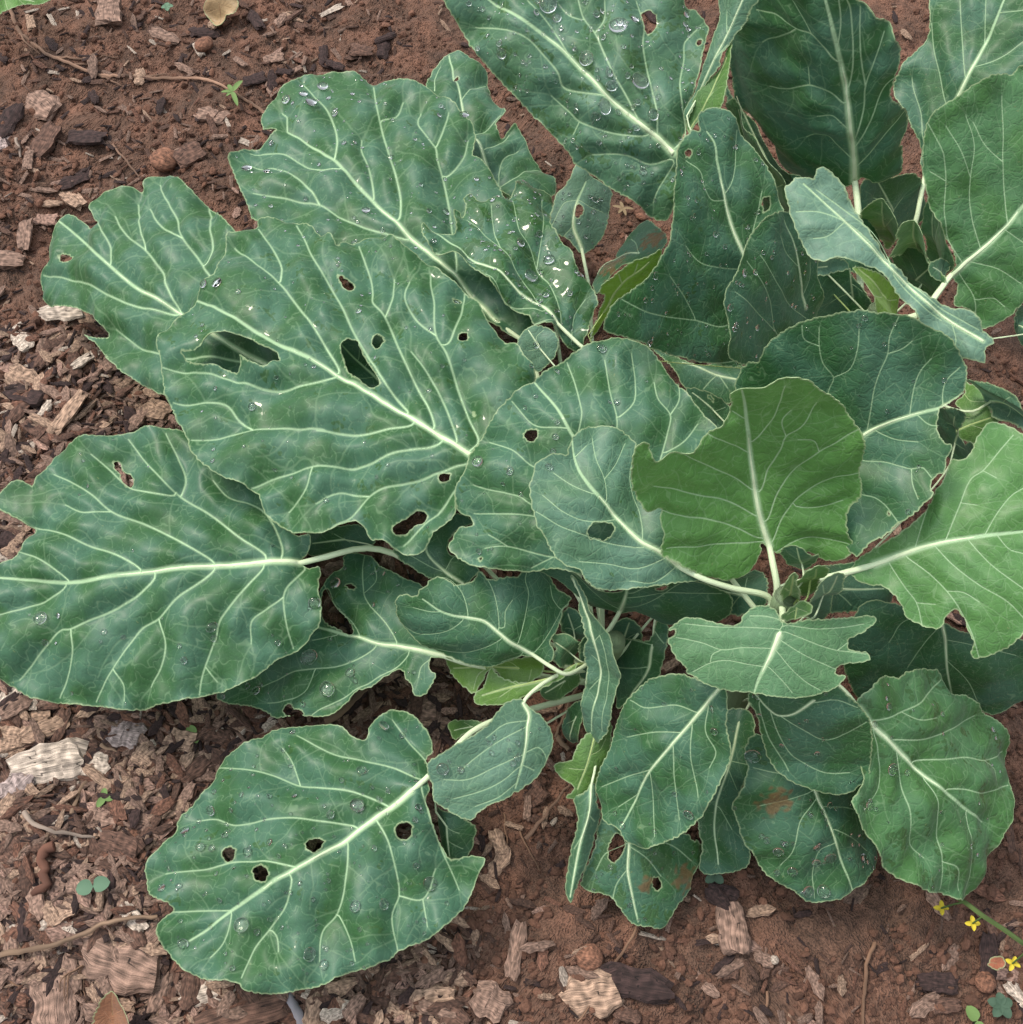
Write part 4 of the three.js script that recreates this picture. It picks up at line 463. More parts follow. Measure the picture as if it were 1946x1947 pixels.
const TONES = { dark: [0.075, 0.043, 0.040], brown: [0.205, 0.115, 0.085], red: [0.28, 0.138, 0.094], taupe: [0.42, 0.275, 0.215], tan: [0.60, 0.41, 0.30], grey: [0.62, 0.50, 0.48], cream: [0.86, 0.73, 0.62], pink: [0.55, 0.35, 0.28], stone: [0.34, 0.165, 0.105] };
const toneMat = {}; for (const [k, c] of Object.entries(TONES)) toneMat[k] = new THREE.MeshStandardMaterial({ color: new THREE.Color().setRGB(...c), map: grain[0], bumpMap: grain[1], bumpScale: k === 'stone' ? 0.0005 : 0.0010, roughness: 0.95 });
function chipGeo(seed, sx = 7, ring = 10, round = 0) {   // a split piece one unit long, wide and thick: fibres run along x and end at uneven lengths
  const R = rng(seed * 31 + 7), pos = [], uv = [], idx = [], bow = (R() - 0.5) * 0.5, side = (R() - 0.5) * 0.25, tap0 = 0.45 + 0.5 * R(), tap1 = 0.35 + 0.6 * R();
  const rim = []; for (let k = 0; k < ring; k++) { const a = (k + 0.5 * (R() - 0.5)) / ring * 2 * Math.PI, ca = Math.cos(a), sa = Math.sin(a), q = 0.5 / Math.pow(Math.abs(ca) ** 3 + Math.abs(sa) ** 3, 1 / 3), m = round ? 1 : 0.78 + 0.4 * R(); rim.push([ca * q * m, sa * q * m, (R() - 0.5) * 0.22, (R() - 0.5) * 0.22]); }
  for (let i = 0; i <= sx; i++) { const t = i / sx, w = round ? Math.sqrt(Math.max(0.05, 1 - (2 * t - 1) ** 2 * 0.9)) : mix(1, i === 0 ? tap0 : i === sx ? tap1 : 1, 0.8) * (0.9 + 0.2 * N2(t * 2.5, seed));
    for (let k = 0; k <= ring; k++) { const [z, y, e0, e1] = rim[k % ring], x = t - 0.5 + (round ? 0 : (1 - t) ** 3 * e0 + t ** 3 * e1), n = 0.07 * N3(x * 3, k % ring * 1.7, seed * 3); pos.push(x, y * w * (1 + 2 * n) + bow * (x * x - 0.08) + n * 0.4, z * w * (1 + n) + side * (x * x - 0.08)); uv.push(x * 0.8 + seed * 0.37, k / ring + seed * 0.21); } }
  for (let i = 0; i < sx; i++) for (let k = 0; k < ring; k++) { const a = i * (ring + 1) + k, b = a + ring + 1; idx.push(a, b, a + 1, a + 1, b, b + 1); }
  for (const [row, flip] of [[0, 0], [sx, 1]]) { const c = pos.length / 3; let mx = 0, my = 0, mz = 0; for (let k = 0; k < ring; k++) { const a = 3 * (row * (ring + 1) + k); mx += pos[a]; my += pos[a + 1]; mz += pos[a + 2]; } pos.push(mx / ring, my / ring, mz / ring); uv.push(seed * 0.37, seed * 0.21); for (let k = 0; k < ring; k++) { const a = row * (ring + 1) + k; if (flip) idx.push(c, a + 1, a); else idx.push(c, a, a + 1); } }
  let g = new THREE.BufferGeometry(); g.setAttribute('position', new THREE.Float32BufferAttribute(pos, 3)); g.setAttribute('uv', new THREE.Float32BufferAttribute(uv, 2)); g.setIndex(idx);
  if (!round) g = g.toNonIndexed(); g.computeVertexNormals(); return g;
}
const chipGeos = []; for (let i = 0; i < 14; i++) chipGeos.push(chipGeo(i + 1)); const stoneGeos = [chipGeo(51, 8, 12, 1), chipGeo(52, 8, 12, 1), chipGeo(53, 8, 12, 1)];
const up = V3(0, 1, 0);
function layChip(px, py, Lpx, Wpx, ang, tone, geo, R, thick = 0.42, sink = 0.25) {
  const p = onSoil(px, py), m = metresPerPixel(p), a = onSoil(px + Math.cos(ang) * 4, py + Math.sin(ang) * 4), yaw = -Math.atan2(a.z - p.z, a.x - p.x);
  const L = Lpx * m, Wd = Wpx * m * 1.12, T = clamp(Math.min(L, Wd) * thick, 0.003, 0.022), mesh = new THREE.Mesh(geo, toneMat[tone]);
  mesh.scale.set(L, T, Wd); mesh.position.set(p.x, p.y + T * (0.5 - sink) + 0.003, p.z);
  mesh.quaternion.setFromAxisAngle(up, yaw).multiply(new THREE.Quaternion().setFromEuler(new THREE.Euler((R() - 0.5) * 0.35, 0, (R() - 0.5) * 0.22)));
  mesh.castShadow = mesh.receiveShadow = true; return mesh;
}
const RC = rng(404);
const CHIPS = [
 ['BL', 275,585,330,190,-8,'cream','broad cream split wood chip, the largest pale piece in the mulch'], ['BL',510,580,140,120,5,'cream','blocky cream wood chip next to the broad cream one'], ['BL',670,425,160,150,20,'grey','flat grey white chip with a notched corner'],
 ['BL',250,390,210,80,-15,'tan','tan striped chip just behind the broad cream chip'], ['BL',660,1590,390,230,20,'taupe','largest flat taupe bark slab lying beside the wide drop-covered leaf'], ['BL',295,1790,300,190,75,'taupe','thick weathered wood block beside a fringe of dry roots'],
 ['BL',885,1765,330,90,112,'brown','long brown split branch piece running under the leaf margin'], ['BL',1280,1885,420,130,-3,'brown','long flat bark slab beside the pale plastic tube'], ['BL',335,1455,130,95,-5,'cream','round pale knot of wood beside the long straw twig'], ['BL',330,1350,170,110,-30,'tan','tan streaked chip behind the round pale knot'],
 ['BL',750,850,140,75,5,'taupe','small striped taupe block lying alone between dark chips'], ['BL',835,950,165,50,-8,'pink','pinkish stick of wood touching the leaf margin'], ['BL',640,1010,200,120,10,'brown','flat brown chip beneath the pinkish stick'], ['BL',560,860,170,140,15,'taupe','dull pinkish taupe flake beside a tiny green sprout'],
 ['BL',100,700,150,130,-50,'grey','grey fibrous chip at the foot of the broad cream chip'], ['BL',22,270,270,95,92,'cream','long pale board end under the huge smooth leaf'], ['BL',1105,1765,250,95,-22,'cream','pale torn wood sliver poking out under the drop-covered leaf'], ['BL',760,540,110,110,30,'tan','round tan chip beside the grey white chip'],
 ['BL',1140,425,160,85,5,'brown','neat brown chip with square ends'], ['BL',960,450,140,100,35,'tan','tan curled chip beside a tiny sprout'], ['BL',1015,610,190,70,-25,'brown','long narrow brown chip below the leaf notch'], ['BL',80,1020,130,140,50,'brown','rough brown bark lump near the white root'],
 ['BL',370,1210,160,80,-5,'taupe','grey taupe flake beside the twisted red root'], ['BL',60,440,120,110,10,'tan','tan rounded chip under the pale board end'], ['BL',190,350,140,90,-5,'tan','small tan chip leaning on the striped chip'],
 ['CL',460,100,180,65,-8,'cream','long cream chip lying near the notched leaf'], ['CL',130,205,150,110,-32,'tan','tan grey chip among dark bark flakes'], ['CL',75,155,170,60,-30,'pink','pink brown sliver crossing the tan grey chip'], ['CL',240,65,170,45,-5,'brown','thin brown sliver with a curved edge'], ['CL',110,15,120,50,50,'cream','small cream splinter between dark flakes'],
 ['CL',830,375,130,120,20,'tan','tan block against the edge of the big holed leaf'], ['CL',370,385,230,85,-22,'tan','long tan streaked chip pointing at the smooth leaf'], ['CL',235,380,130,50,-35,'cream','small pale slip of wood beside the long tan chip'], ['CL',110,980,80,65,0,'cream','small white chip in the notch of the huge smooth leaf'], ['CL',60,1060,110,90,20,'dark','dark bark lump in the notch of the huge smooth leaf'],
 ['CL',220,480,180,80,40,'brown','brown flake on open soil beside the smooth leaf'], ['CL',150,290,210,130,-20,'dark','broad dark bark flake below the tan grey chip'], ['CL',590,260,170,60,40,'taupe','slanting taupe chip beside the notched leaf'],
 ['C00',230,570,180,120,62,'taupe','taupe bark chip with a pale streak on bare soil'], ['C00',250,755,190,110,-30,'brown','brown brick-shaped wood piece on bare soil'], ['C00',1000,830,140,110,-40,'brown','purple brown wood cube beside the reddish stone'], ['C00',460,745,170,105,0,'dark','dark rounded bark lump on bare soil'], ['C00',1115,625,170,95,-25,'taupe','taupe chip with square ends under the long vine'],
 ['C00',580,80,170,110,78,'taupe','grey taupe wood block near the light green leaf tip'], ['C00',335,1650,210,80,0,'cream','cream chip tucked under the notched leaf'], ['C00',245,1080,140,42,12,'tan','thin tan chip with pointed ends'], ['C00',1340,430,110,60,-15,'dark','dark chip beside the small green sprout'], ['C00',130,1810,110,80,42,'cream','cream chip beside dark mulch flakes'],
 ['C00',240,1862,160,42,-5,'brown','narrow dark brown chip under the notched leaf tip'], ['C00',870,205,140,60,25,'taupe','split taupe chip with lifted edges'], ['C00',1440,320,95,50,0,'taupe','small grey taupe chip near the broad leaf'], ['C00',400,960,170,75,-50,'dark','slanting dark bark slab on bare soil'], ['C00',60,650,190,90,-55,'dark','long dark bark strip leaning on its neighbour'],
 ['C00',250,1165,100,60,10,'pink','pinkish chip beside the notched leaf tip'], ['C00',1900,280,110,60,-20,'brown','brown chip behind the broad rear leaf'], ['C00',15,770,90,110,80,'grey','grey chip beside a pale straw'],
 ['BC',340,1810,210,120,-15,'tan','pale tan wood block at the foot of the drop-covered leaf'], ['BC',1170,1770,270,180,-10,'tan','mottled pale side of the long two-toned log'], ['BC',1400,1730,330,160,18,'dark','dark bark side of the long two-toned log'], ['BC',640,1825,170,165,30,'taupe','blunt grey taupe wood lump beside thin roots'], ['BC',775,1540,280,75,100,'taupe','long weathered strip half sunk in soil'], ['BC',180,1660,140,90,-20,'brown','brown slab under the drop-covered leaf'], ['BC',870,740,120,100,-50,'brown','flat brown flake under the folded leaf'], ['BC',450,1900,150,100,30,'brown','brown block at the foot of the pale tan block'],
 ['CB',400,460,230,140,78,'taupe','tall grey split log end standing in soil'], ['CB',350,290,140,110,20,'dark','dark bark lump behind the grey log end'], ['CB',1480,750,170,95,5,'dark','dark flat bark chip on red soil'], ['CB',1500,865,160,65,0,'brown','brown flat chip below the dark one'], ['CB',1890,805,140,60,35,'cream','pale chip beside yellow flowers'], ['CB',1735,610,200,80,70,'dark','dark bark strip beside yellow flowers'], ['CB',1815,700,140,60,15,'pink','pink chip under a yellow flower'], ['CB',1790,535,150,60,-20,'dark','dark chip below the green flower stalk'], ['CB',385,690,90,70,0,'brown','small brown lump below the grey log end'], ['CB',1820,830,130,35,60,'taupe','thin taupe sliver beside the pale chip'],
];
for (const [c, x, y, L, Wd, ang, tone, label] of CHIPS) { const [[px, py]] = P([x, y], c), s = CROP[c][2]; thing(layChip(px, py, L * s, Wd * s, ang * Math.PI / 180, tone, chipGeos[Math.floor(RC() * 14)], RC, 0.36), 'wood_chip', label, 'wood chip'); }
for (const [c, x, y, L, Wd, label] of [['C00', 875, 865, 135, 125, 'reddish brick-coloured stone on bare soil'], ['C00', 1075, 255, 85, 90, 'tan pebble under the long vine'], ['BC', 1160, 1590, 130, 120, 'orange tan stone on soil in front of the dark wet leaf'], ['CB', 1720, 745, 95, 85, 'tan pebble beside the pink chip'], ['CB', 620, 625, 45, 40, 'tiny white pebble on red soil'], ['C80', 1155, 1150, 60, 40, 'small orange pebble between the tall leaves']]) { const [[px, py]] = P([x, y], c), s = CROP[c][2]; thing(layChip(px, py, L * s, Wd * s, 0.3, label.includes('white') ? 'cream' : 'stone', stoneGeos[Math.floor(RC() * 3)], RC, 0.6, 0.2), 'stone', label, 'stone'); }
// how thickly the mulch lies, by where it is seen
const mulch = (x, y) => { let d = 0.30; if (y < 600) d = x < 760 ? 0.32 : 0.10; d = Math.max(d, sstep(560, 460, x) * sstep(520, 680, y), sstep(1000, 760, x) * sstep(1130, 1260, y)); if (x > 950 && y > 1300) d = 0.09; if (x > 1250) d = 0.05; if (x > 1080 && y > 1650) d = 0.07; return d; };
const kinds = { cream: ['pale cream chip', 'pale cream wood chips'], dark: ['dark bark chip', 'dark bark chips'], brown: ['brown wood chip', 'brown wood chips'], red: ['red brown wood chip', 'red brown wood chips'], taupe: ['taupe weathered chip', 'taupe wood chips'], tan: ['tan wood chip', 'tan wood chips'] };
const LANDMARK = CHIPS.map((c) => { const [[x, y]] = P([c[1], c[2]], c[0]); return [c[7].split(/ (?:lying|beside|next|just|with|under|running|touching|beneath|at|among|crossing|between|against|pointing|in|below|on|near|poking|tucked|leaning|behind|half|standing)\b|,/)[0], x, y]; });
for (let n = 0, tries = 0; n < 215 && tries < 20000; tries++) {
  const px = RC() * 1946, py = RC() * 1947; if (RC() > mulch(px, py) || covered(px, py)) continue;
  const q = RC(), tone = py < 650 && q < 0.4 ? 'dark' : q < 0.10 ? 'dark' : q < 0.34 ? 'brown' : q < 0.50 ? 'red' : q < 0.74 ? 'taupe' : q < 0.92 || px > 700 ? 'tan' : 'cream', L = 26 + 42 * RC() * RC() + (py > 1200 ? 8 : 0);
  const [near] = LANDMARK.reduce((b, l) => { const d = Math.hypot(l[1] - px, l[2] - py); return d < b[1] ? [l[0], d] : b; }, ['', 1e9]);
  thing(layChip(px, py, L, L * (0.24 + 0.30 * RC()), RC() * Math.PI, tone, chipGeos[Math.floor(RC() * 14)], RC, 0.5, 0.1), 'wood_chip', `${L > 44 ? 'mid-sized' : 'small'} ${kinds[tone][0]} near the ${near}`, 'wood chip', kinds[tone][1]); n++;
}
function scatter(name, label, geo, mat, count, place) {
  const im = new THREE.InstancedMesh(geo, mat, count), M = new THREE.Matrix4(), q = new THREE.Quaternion(), c = new THREE.Color(); let n = 0;
  for (let t = 0; n < count && t < count * 12; t++) { const r = place(); if (!r) continue; q.setFromEuler(new THREE.Euler(...r.e)); M.compose(r.p, q, r.s); im.setMatrixAt(n, M); im.setColorAt(n, c.setRGB(...r.c)); n++; }
  im.count = n; im.name = name; im.userData = { kind: 'stuff', label }; im.castShadow = im.receiveShadow = true; scene.add(im);
}
const R2 = rng(91), white = new THREE.MeshStandardMaterial({ color: 0xffffff, map: grain[0], bumpMap: grain[1], bumpScale: 0.001, roughness: 0.95 }), crumbMat = new THREE.MeshStandardMaterial({ color: 0xffffff, roughness: 1, bumpMap: grain[1], bumpScale: 0.001 });
scatter('bark_shreds', 'fine bark shreds and splinters between the wood chips', chipGeo(33, 3, 6), white, 13000, () => {
  const px = -150 + R2() * 2250, py = -60 + R2() * 2150, d = mulch(px, py); if (R2() > d * 1.05) return null;
  const p = onSoil(px, py), L = 0.006 + 0.018 * R2() * R2() + 0.003, W = L * (0.14 + 0.3 * R2()), T = 0.0015 + 0.003 * R2(), tn = [TONES.dark, TONES.brown, TONES.red, TONES.taupe, TONES.tan, TONES.cream, TONES.brown, TONES.taupe, TONES.brown, TONES.dark][Math.floor(R2() * (R2() < 0.55 ? 4 : 10))], k = 0.75 + 0.5 * R2();
  return { p: p.setY(p.y + T * 0.3 + 0.004 * R2() * d), s: V3(L, T, W), e: [(R2() - 0.5) * 0.7, R2() * 6.28, (R2() - 0.5) * 0.6], c: tn.map((v) => v * k) };
});
scatter('loose_chips', 'packed layer of small wood chips making up the mulch', chipGeo(35, 4, 8), white, 3600, () => {
  const px = -150 + R2() * 2250, py = -60 + R2() * 2150, d = mulch(px, py); if (d < 0.5 ? R2() > 0.06 : R2() > d) return null;
  const p = onSoil(px, py), L = 0.012 + 0.020 * R2(), W = L * (0.2 + 0.3 * R2()), T = 0.0025 + 0.004 * R2(), tn = [TONES.dark, TONES.brown, TONES.red, TONES.taupe, TONES.tan, TONES.pink, TONES.tan, TONES.taupe][Math.floor(R2() * 8)], k = 0.75 + 0.5 * R2();
  return { p: p.setY(p.y + T * 0.4 + 0.004 * R2()), s: V3(L, T, W), e: [(R2() - 0.5) * 0.6, R2() * 6.28, (R2() - 0.5) * 0.4], c: tn.map((v) => v * k) };
});
const crumb = new THREE.IcosahedronGeometry(0.5, 1); { const p = crumb.attributes.position; for (let i = 0; i < p.count; i++) { const v = V3(p.getX(i), p.getY(i), p.getZ(i)), k = 1 + 0.35 * N3(v.x * 2.4, v.y * 2.4, v.z * 2.4); p.setXYZ(i, v.x * k, v.y * k, v.z * k); } crumb.computeVertexNormals(); }
scatter('soil_crumbs', 'small crumbs and clods of red brown soil', crumb, crumbMat, 26000, () => {
  const px = -150 + R2() * 2250, py = -60 + R2() * 2150, p = onSoil(px, py); if (N2(p.x * 9, p.z * 9) < -0.35 + 0.3 * (R2() - 0.5)) return null;
  const s = 0.0016 + 0.0075 * Math.pow(R2(), 4.5) + 0.0016 * R2(), k = 0.55 + 0.65 * R2();
  return { p: p.setY(p.y + s * 0.12), s: V3(s * (0.8 + 0.6 * R2()), s * (0.6 + 0.4 * R2()), s * (0.8 + 0.5 * R2())), e: [R2() * 6, R2() * 6, R2() * 6], c: [0.185 * k, 0.090 * k, 0.058 * k] };
});
// twigs, straws, roots
const stickMat = {}; for (const [k, c] of Object.entries({ straw: [0.46, 0.31, 0.21], vine: [0.40, 0.245, 0.17], root: [0.62, 0.50, 0.42], thin: [0.40, 0.235, 0.15], red: [0.30, 0.135, 0.09], tube: [0.55, 0.53, 0.60], green: [0.16, 0.27, 0.07] })) stickMat[k] = new THREE.MeshStandardMaterial({ color: new THREE.Color().setRGB(...c), map: grain[0], roughness: 0.9, bumpMap: grain[1], bumpScale: 0.0006 });
function stick(arr, key, r0, r1, lift = 0.002, wob = 0.0012) {
  const pts = P(arr, key).map(([x, y]) => { const p = onSoil(x, y); p.y += r0 + lift; return p; }), c = new THREE.CatmullRomCurve3(pts, false, 'centripetal'), n = Math.max(10, Math.ceil(c.getLength() / 0.006)), q = c.getSpacedPoints(n);
  q.forEach((p) => { p.y = Math.max(p.y, soilY(p.x, p.z) + r0 * 0.6); p.x += wob * N2(p.x * 60, p.z * 60); p.z += wob * N2b(p.x * 60, p.z * 60); });
  return tube(q, q.map((p, i) => mix(r0, r1, i / n) * (1 + 0.18 * N2(i * 0.5, r0 * 9000))), 7);
}
const one = (name, label, cat, mat, geo) => thing(shadows(new THREE.Mesh(geo, stickMat[mat])), name, label, cat);
{ const v = new THREE.Group(); const main = new THREE.Mesh(stick([55,45,110,180,240,290,380,350,520,405,700,420,900,425,1080,430,1200,480,1370,590,1450,650], 'C00', 0.0026, 0.0017), stickMat.vine); main.name = 'main_stalk'; v.add(main);
  for (const b of [[290,310,440,320,620,310],[520,405,580,430,640,460],[700,420,800,408,880,398],[110,180,150,240,215,295],[400,350,470,350,515,338],[440,318,490,300,530,270]]) { const m = new THREE.Mesh(stick(b, 'C00', 0.0016, 0.0007), stickMat.vine); m.name = 'side_shoot'; v.add(m); }
  thing(shadows(v), 'dry_vine', 'long dry brown vine with short side shoots lying across the soil', 'vine'); }
one('root', 'thin white curved root lying on the mulch', 'root', 'root', stick([150,830,200,900,300,935,420,955,520,968], 'BL', 0.0024, 0.0012, 0.009));
one('twig', 'long straw-coloured twig meeting the margin of the drop-covered leaf', 'twig', 'straw', stick([-30,1595,150,1560,300,1530,450,1480,600,1410,720,1388,850,1385], 'BL', 0.0026, 0.0018, 0.012));
one('twig', 'thin straw twig slanting down to the long straw-coloured twig', 'twig', 'straw', stick([-20,1400,60,1480,130,1550,140,1640,175,1760], 'BL', 0.0016, 0.0009, 0.004));
one('root', 'twisted knobbly red brown root among the mulch', 'root', 'red', stick([300,1005,240,1040,235,1090,265,1130,245,1170,270,1200,200,1262], 'BL', 0.0052, 0.0036, 0.005, 0.0018));
one('twig', 'tan twig under the shaded holed leaf', 'twig', 'straw', stick([920,1455,1030,1400,1130,1300,1230,1215], 'E2', 0.0042, 0.0028, 0.004));
one('tube', 'pale lilac plastic tube end below the drop-covered leaf', 'tube', 'tube', stick([1505,1760,1545,1830,1580,1900,1600,1990], 'BL', 0.0042, 0.0042, 0.002, 0));
one('root', 'fine pale root leading from the dark wet leaf to the two-toned log', 'root', 'thin', stick([1420,1390,1390,1480,1300,1600,1250,1720,1190,1800,1100,1931], 'BC', 0.0013, 0.0009, 0.006));
one('twig', 'brown stick leaning on soil under the folded leaf', 'twig', 'vine', stick([830,970,930,850,1065,675], 'BC', 0.0020, 0.0012, 0.008));
one('root', 'fine root running down bare soil beside the brown stick', 'root', 'thin', stick([715,830,725,950,738,1095], 'BC', 0.0009, 0.0006));
one('root', 'fine root forking beside the brown stick', 'root', 'thin', stick([790,900,840,1010,900,1130], 'BC', 0.0010, 0.0006));
one('straw', 'pale straw lying under the leaf bases', 'straw', 'straw', stick([1300,1500,1420,1440,1530,1390], 'E1', 0.0022, 0.0018, 0.006));
one('straw', 'thin straw crossing under the leaf bases', 'straw', 'straw', stick([1370,1770,1440,1600,1530,1400], 'E1', 0.0014, 0.0010, 0.008));
one('straw', 'short thick straw at the foot of the narrow hanging leaf', 'straw', 'straw', stick([1380,1760,1430,1810,1480,1860], 'E1', 0.0028, 0.0020, 0.004));
one('straw', 'thin straw standing out of the soil above the notched leaf', 'straw', 'vine', stick([600,775,660,850,735,945], 'C00', 0.0013, 0.0010, 0.004));
one('straw', 'short pale straw on bare soil', 'straw', 'root', stick([90,735,105,790,120,835], 'C00', 0.0020, 0.0014));
one('root', 'thin root on red soil before the round lowest leaf', 'root', 'thin', stick([1145,530,1110,620,1095,720,1090,850,1085,980], 'CB', 0.0018, 0.0013));
one('root', 'thin root on red soil near the grey log end', 'root', 'thin', stick([590,790,580,860,540,960], 'CB', 0.0014, 0.0009));
one('straw', 'thin straw beside the grey chip and pale board end', 'straw', 'straw', stick([545,480,590,500,640,520], 'BL', 0.0020, 0.0010, 0.004));
one('straw', 'tan straw leaning across dark chips beside the broad cream chip', 'straw', 'tan' in stickMat ? 'tan' : 'straw', stick([390,830,420,750,470,660], 'BL', 0.0020, 0.0016, 0.005));
one('root', 'thin root beside the thick weathered block', 'root', 'thin', stick([-20,1660,80,1720,180,1800], 'BL', 0.0014, 0.0008, 0.004));
{ const f = new THREE.Group(); for (let i = 0; i < 9; i++) { const m = new THREE.Mesh(stick([455,1640,430 - 18 * i + 60, 1690 + 10 * (i % 3), 400 - 20 * i + 100 + 10 * (i % 2), 1770 + 22 * (i % 4)], 'BL', 0.0008, 0.0004, 0.004 + 0.001 * i), stickMat.thin); m.name = 'root_hair'; f.add(m); } thing(shadows(f), 'root_tuft', 'tuft of fine dry roots beside the thick weathered block', 'roots'); }
// ---------------------------------------------------------------- seedlings, weed flowers, dry leaves
const green = (r, g, b) => new THREE.MeshPhysicalMaterial({ color: new THREE.Color().setRGB(r, g, b), roughness: 0.8, side: THREE.DoubleSide, transmission: 0.15, thickness: 0 });
const seedMat = { blue: green(0.10, 0.19, 0.115), dark: green(0.05, 0.10, 0.06), yellow: green(0.60, 0.48, 0.03), straw: green(0.24, 0.17, 0.09), light: green(0.13, 0.22, 0.06) };
function petal(L, W, cup = 0.25) { const g = new THREE.PlaneGeometry(1, 1, 6, 8), p = g.attributes.position; for (let i = 0; i < p.count; i++) { const u = p.getX(i) * 2, t = p.getY(i) + 0.5, w = Math.sqrt(Math.max(0, Math.sin(Math.PI * Math.pow(t, 0.8)))) ; p.setXYZ(i, u * w * W / 2, cup * W * (u * u * 0.5 * w) + 0.25 * L * t * (1 - t), -t * L); } g.computeVertexNormals(); return g; }
function seedling(c, x, y, mat, leaves, label, h = 0.012) {
  const [[px, py]] = P([x, y], c), p = onSoil(px, py), g = new THREE.Group(), s = new THREE.Mesh(tube([V3(0, -0.003, 0), V3(0.001, h * 0.5, 0), V3(0, h, 0)], [0.0007, 0.0006, 0.0006], 6), seedMat[mat]); s.name = 'stem'; g.add(s);
  for (const [a, L, W] of leaves) { const m = new THREE.Mesh(petal(L, W), seedMat[mat]); m.position.y = h; m.rotation.y = a; m.name = 'leaf'; g.add(m); }
  g.position.copy(p); thing(shadows(g), 'seedling', label, 'seedling');
}
seedling('C00', 1230, 520, 'light', [[-0.5, 0.022, 0.007], [1.6, 0.014, 0.005], [3.5, 0.026, 0.006], [0.5, 0.014, 0.006], [2.4, 0.010, 0.004]], 'bright green sprout with narrow leaves beside the dry vine');
seedling('C00', 890, 75, 'blue', [[0.2, 0.008, 0.007], [1.8, 0.008, 0.007], [3.3, 0.008, 0.007], [4.9, 0.008, 0.007]], 'tiny four-leaved sprout on soil beyond the vine');
seedling('BL', 510, 1225, 'blue', [[-1.3, 0.015, 0.014], [1.75, 0.015, 0.014]], 'blue green seedling with two round seed leaves in mulch');
seedling('BL', 570, 760, 'light', [[0.2, 0.009, 0.006], [2.6, 0.011, 0.007], [4.4, 0.008, 0.006]], 'tiny light green sprout beside the pinkish taupe flake');
seedling('BL', 1035, 440, 'light', [[0.6, 0.012, 0.01], [3.6, 0.008, 0.007]], 'tiny green sprout near the shaded holed leaf');
seedling('CB', 1790, 870, 'dark', [[0, 0.011, 0.009], [1.2, 0.012, 0.009], [2.4, 0.012, 0.009], [3.7, 0.012, 0.009], [5.1, 0.011, 0.009]], 'dark blue green clover-like seedling beside the pale chip');
seedling('CB', 300, 195, 'dark', [[0.4, 0.010, 0.008], [2.2, 0.010, 0.008], [4, 0.010, 0.008]], 'dark seedling under the speckled dark leaf');
seedling('C80', 1060, 1110, 'straw', [[0.3, 0.011, 0.004], [1.3, 0.013, 0.004], [2.5, 0.010, 0.004], [3.4, 0.012, 0.004], [4.6, 0.013, 0.004]], 'dried straw-coloured star-shaped sprout on red soil', 0.006);
seedling('CB', 1665, 950, 'light', [[0.5, 0.014, 0.011], [3.4, 0.01, 0.008]], 'small light green seedling at the edge of bare red soil');
{ // yellow-flowered weed
  const g = new THREE.Group(), pt = (x, y, h) => { const [[a, b]] = P([x, y], 'CB'); return atHeight(a, b, h); }, path = [pt(1570, 285, 0.035), pt(1640, 330, 0.042), pt(1720, 390, 0.05), pt(1830, 462, 0.06), pt(1931, 535, 0.06), pt(2030, 610, 0.01)];
  const c = new THREE.CatmullRomCurve3(path).getSpacedPoints(40), st = new THREE.Mesh(tube(c, c.map(() => 0.0021), 7), stickMat.green); st.name = 'stem'; g.add(st);
  for (const [fx, fy, h, sx, sy, sh] of [[1500, 350, 0.03, 1620, 318, 0.041], [1665, 430, 0.036, 1720, 390, 0.05], [1875, 640, 0.03, 1960, 560, 0.055]]) {
    const a = pt(sx, sy, sh), b = pt(fx, fy, h), q = new THREE.Mesh(tube([a, a.clone().lerp(b, 0.5).add(V3(0, 0.004, 0)), b], [0.0009, 0.0008, 0.0008], 6), stickMat.green); q.name = 'flower_stalk'; g.add(q);
    for (let k = 0; k < 4; k++) { const m = new THREE.Mesh(petal(0.0068, 0.0042, 0.5), seedMat.yellow); m.position.copy(b); m.rotation.y = k * 1.57 + fx; m.rotation.x = 0.3 * Math.sin(k * 2 + fx); m.name = 'petal'; g.add(m); }
  }
  thing(shadows(g), 'flowering_weed', 'slender green weed stalk with small yellow flowers', 'weed');
}
function looseLeaf(name, key, out, mid, veins, hs, o, label, cat, seed) { const b = buildLeaf(name, [key, out, mid, veins, [], hs, { nopet: 1, ...o }], null, V3(0, 0, 0), seed); const g = b.leaf; thing(shadows(g), name, label, cat); return b; }
looseLeaf('dry_leaf', 'BL', [480,1931,500,1860,540,1800,585,1770,620,1810,640,1860,680,1931,680,2000,480,2000], [575,2010,578,1900,583,1780], [[577,1930,530,1880],[579,1900,630,1870]], [1.2,3.4,1.2,1.6], { r: 0.7, dry: [0.42, 0.20, 0.11] }, 'orange brown dry leaf tip sticking up from the mulch', 'dry leaf', 201);
looseLeaf('dry_leaf', 'C00', [1055,40,1090,0,1110,-30,1230,-30,1245,40,1210,70,1170,75,1150,120,1125,130,1095,100,1070,70], [1160,-40,1150,20,1135,110], [[1150,20,1210,40],[1148,40,1080,50]], [2.4,1.4,2.4,1.6], { r: 0.8, dry: [0.52, 0.36, 0.19], ruf: 5 }, 'crumpled tan dry leaf on bare soil', 'dry leaf', 202);
looseLeaf('dry_leaf', 'CB', [1765,640,1790,600,1830,605,1845,650,1800,665], [1850,660,1810,635,1775,625], [], [1.4,1.6,1.8,1.4], { r: 0.5, dry: [0.48, 0.17, 0.09] }, 'curled orange leaf scrap beside yellow flowers', 'dry leaf', 203);
looseLeaf('green_leaf', 'C00', [-60,-60,300,-60,280,-5,200,25,130,18,60,45,20,60,0,80,-60,100], [-80,-80,60,-20,180,5], [[20,-40,40,40],[90,-15,130,15]], [7,6,6,7], { r: 1, green: 0.8, yellow: 0.25 }, 'light green leaf tip of a neighbouring plant beside the dry vine end', 'leaf', 204);
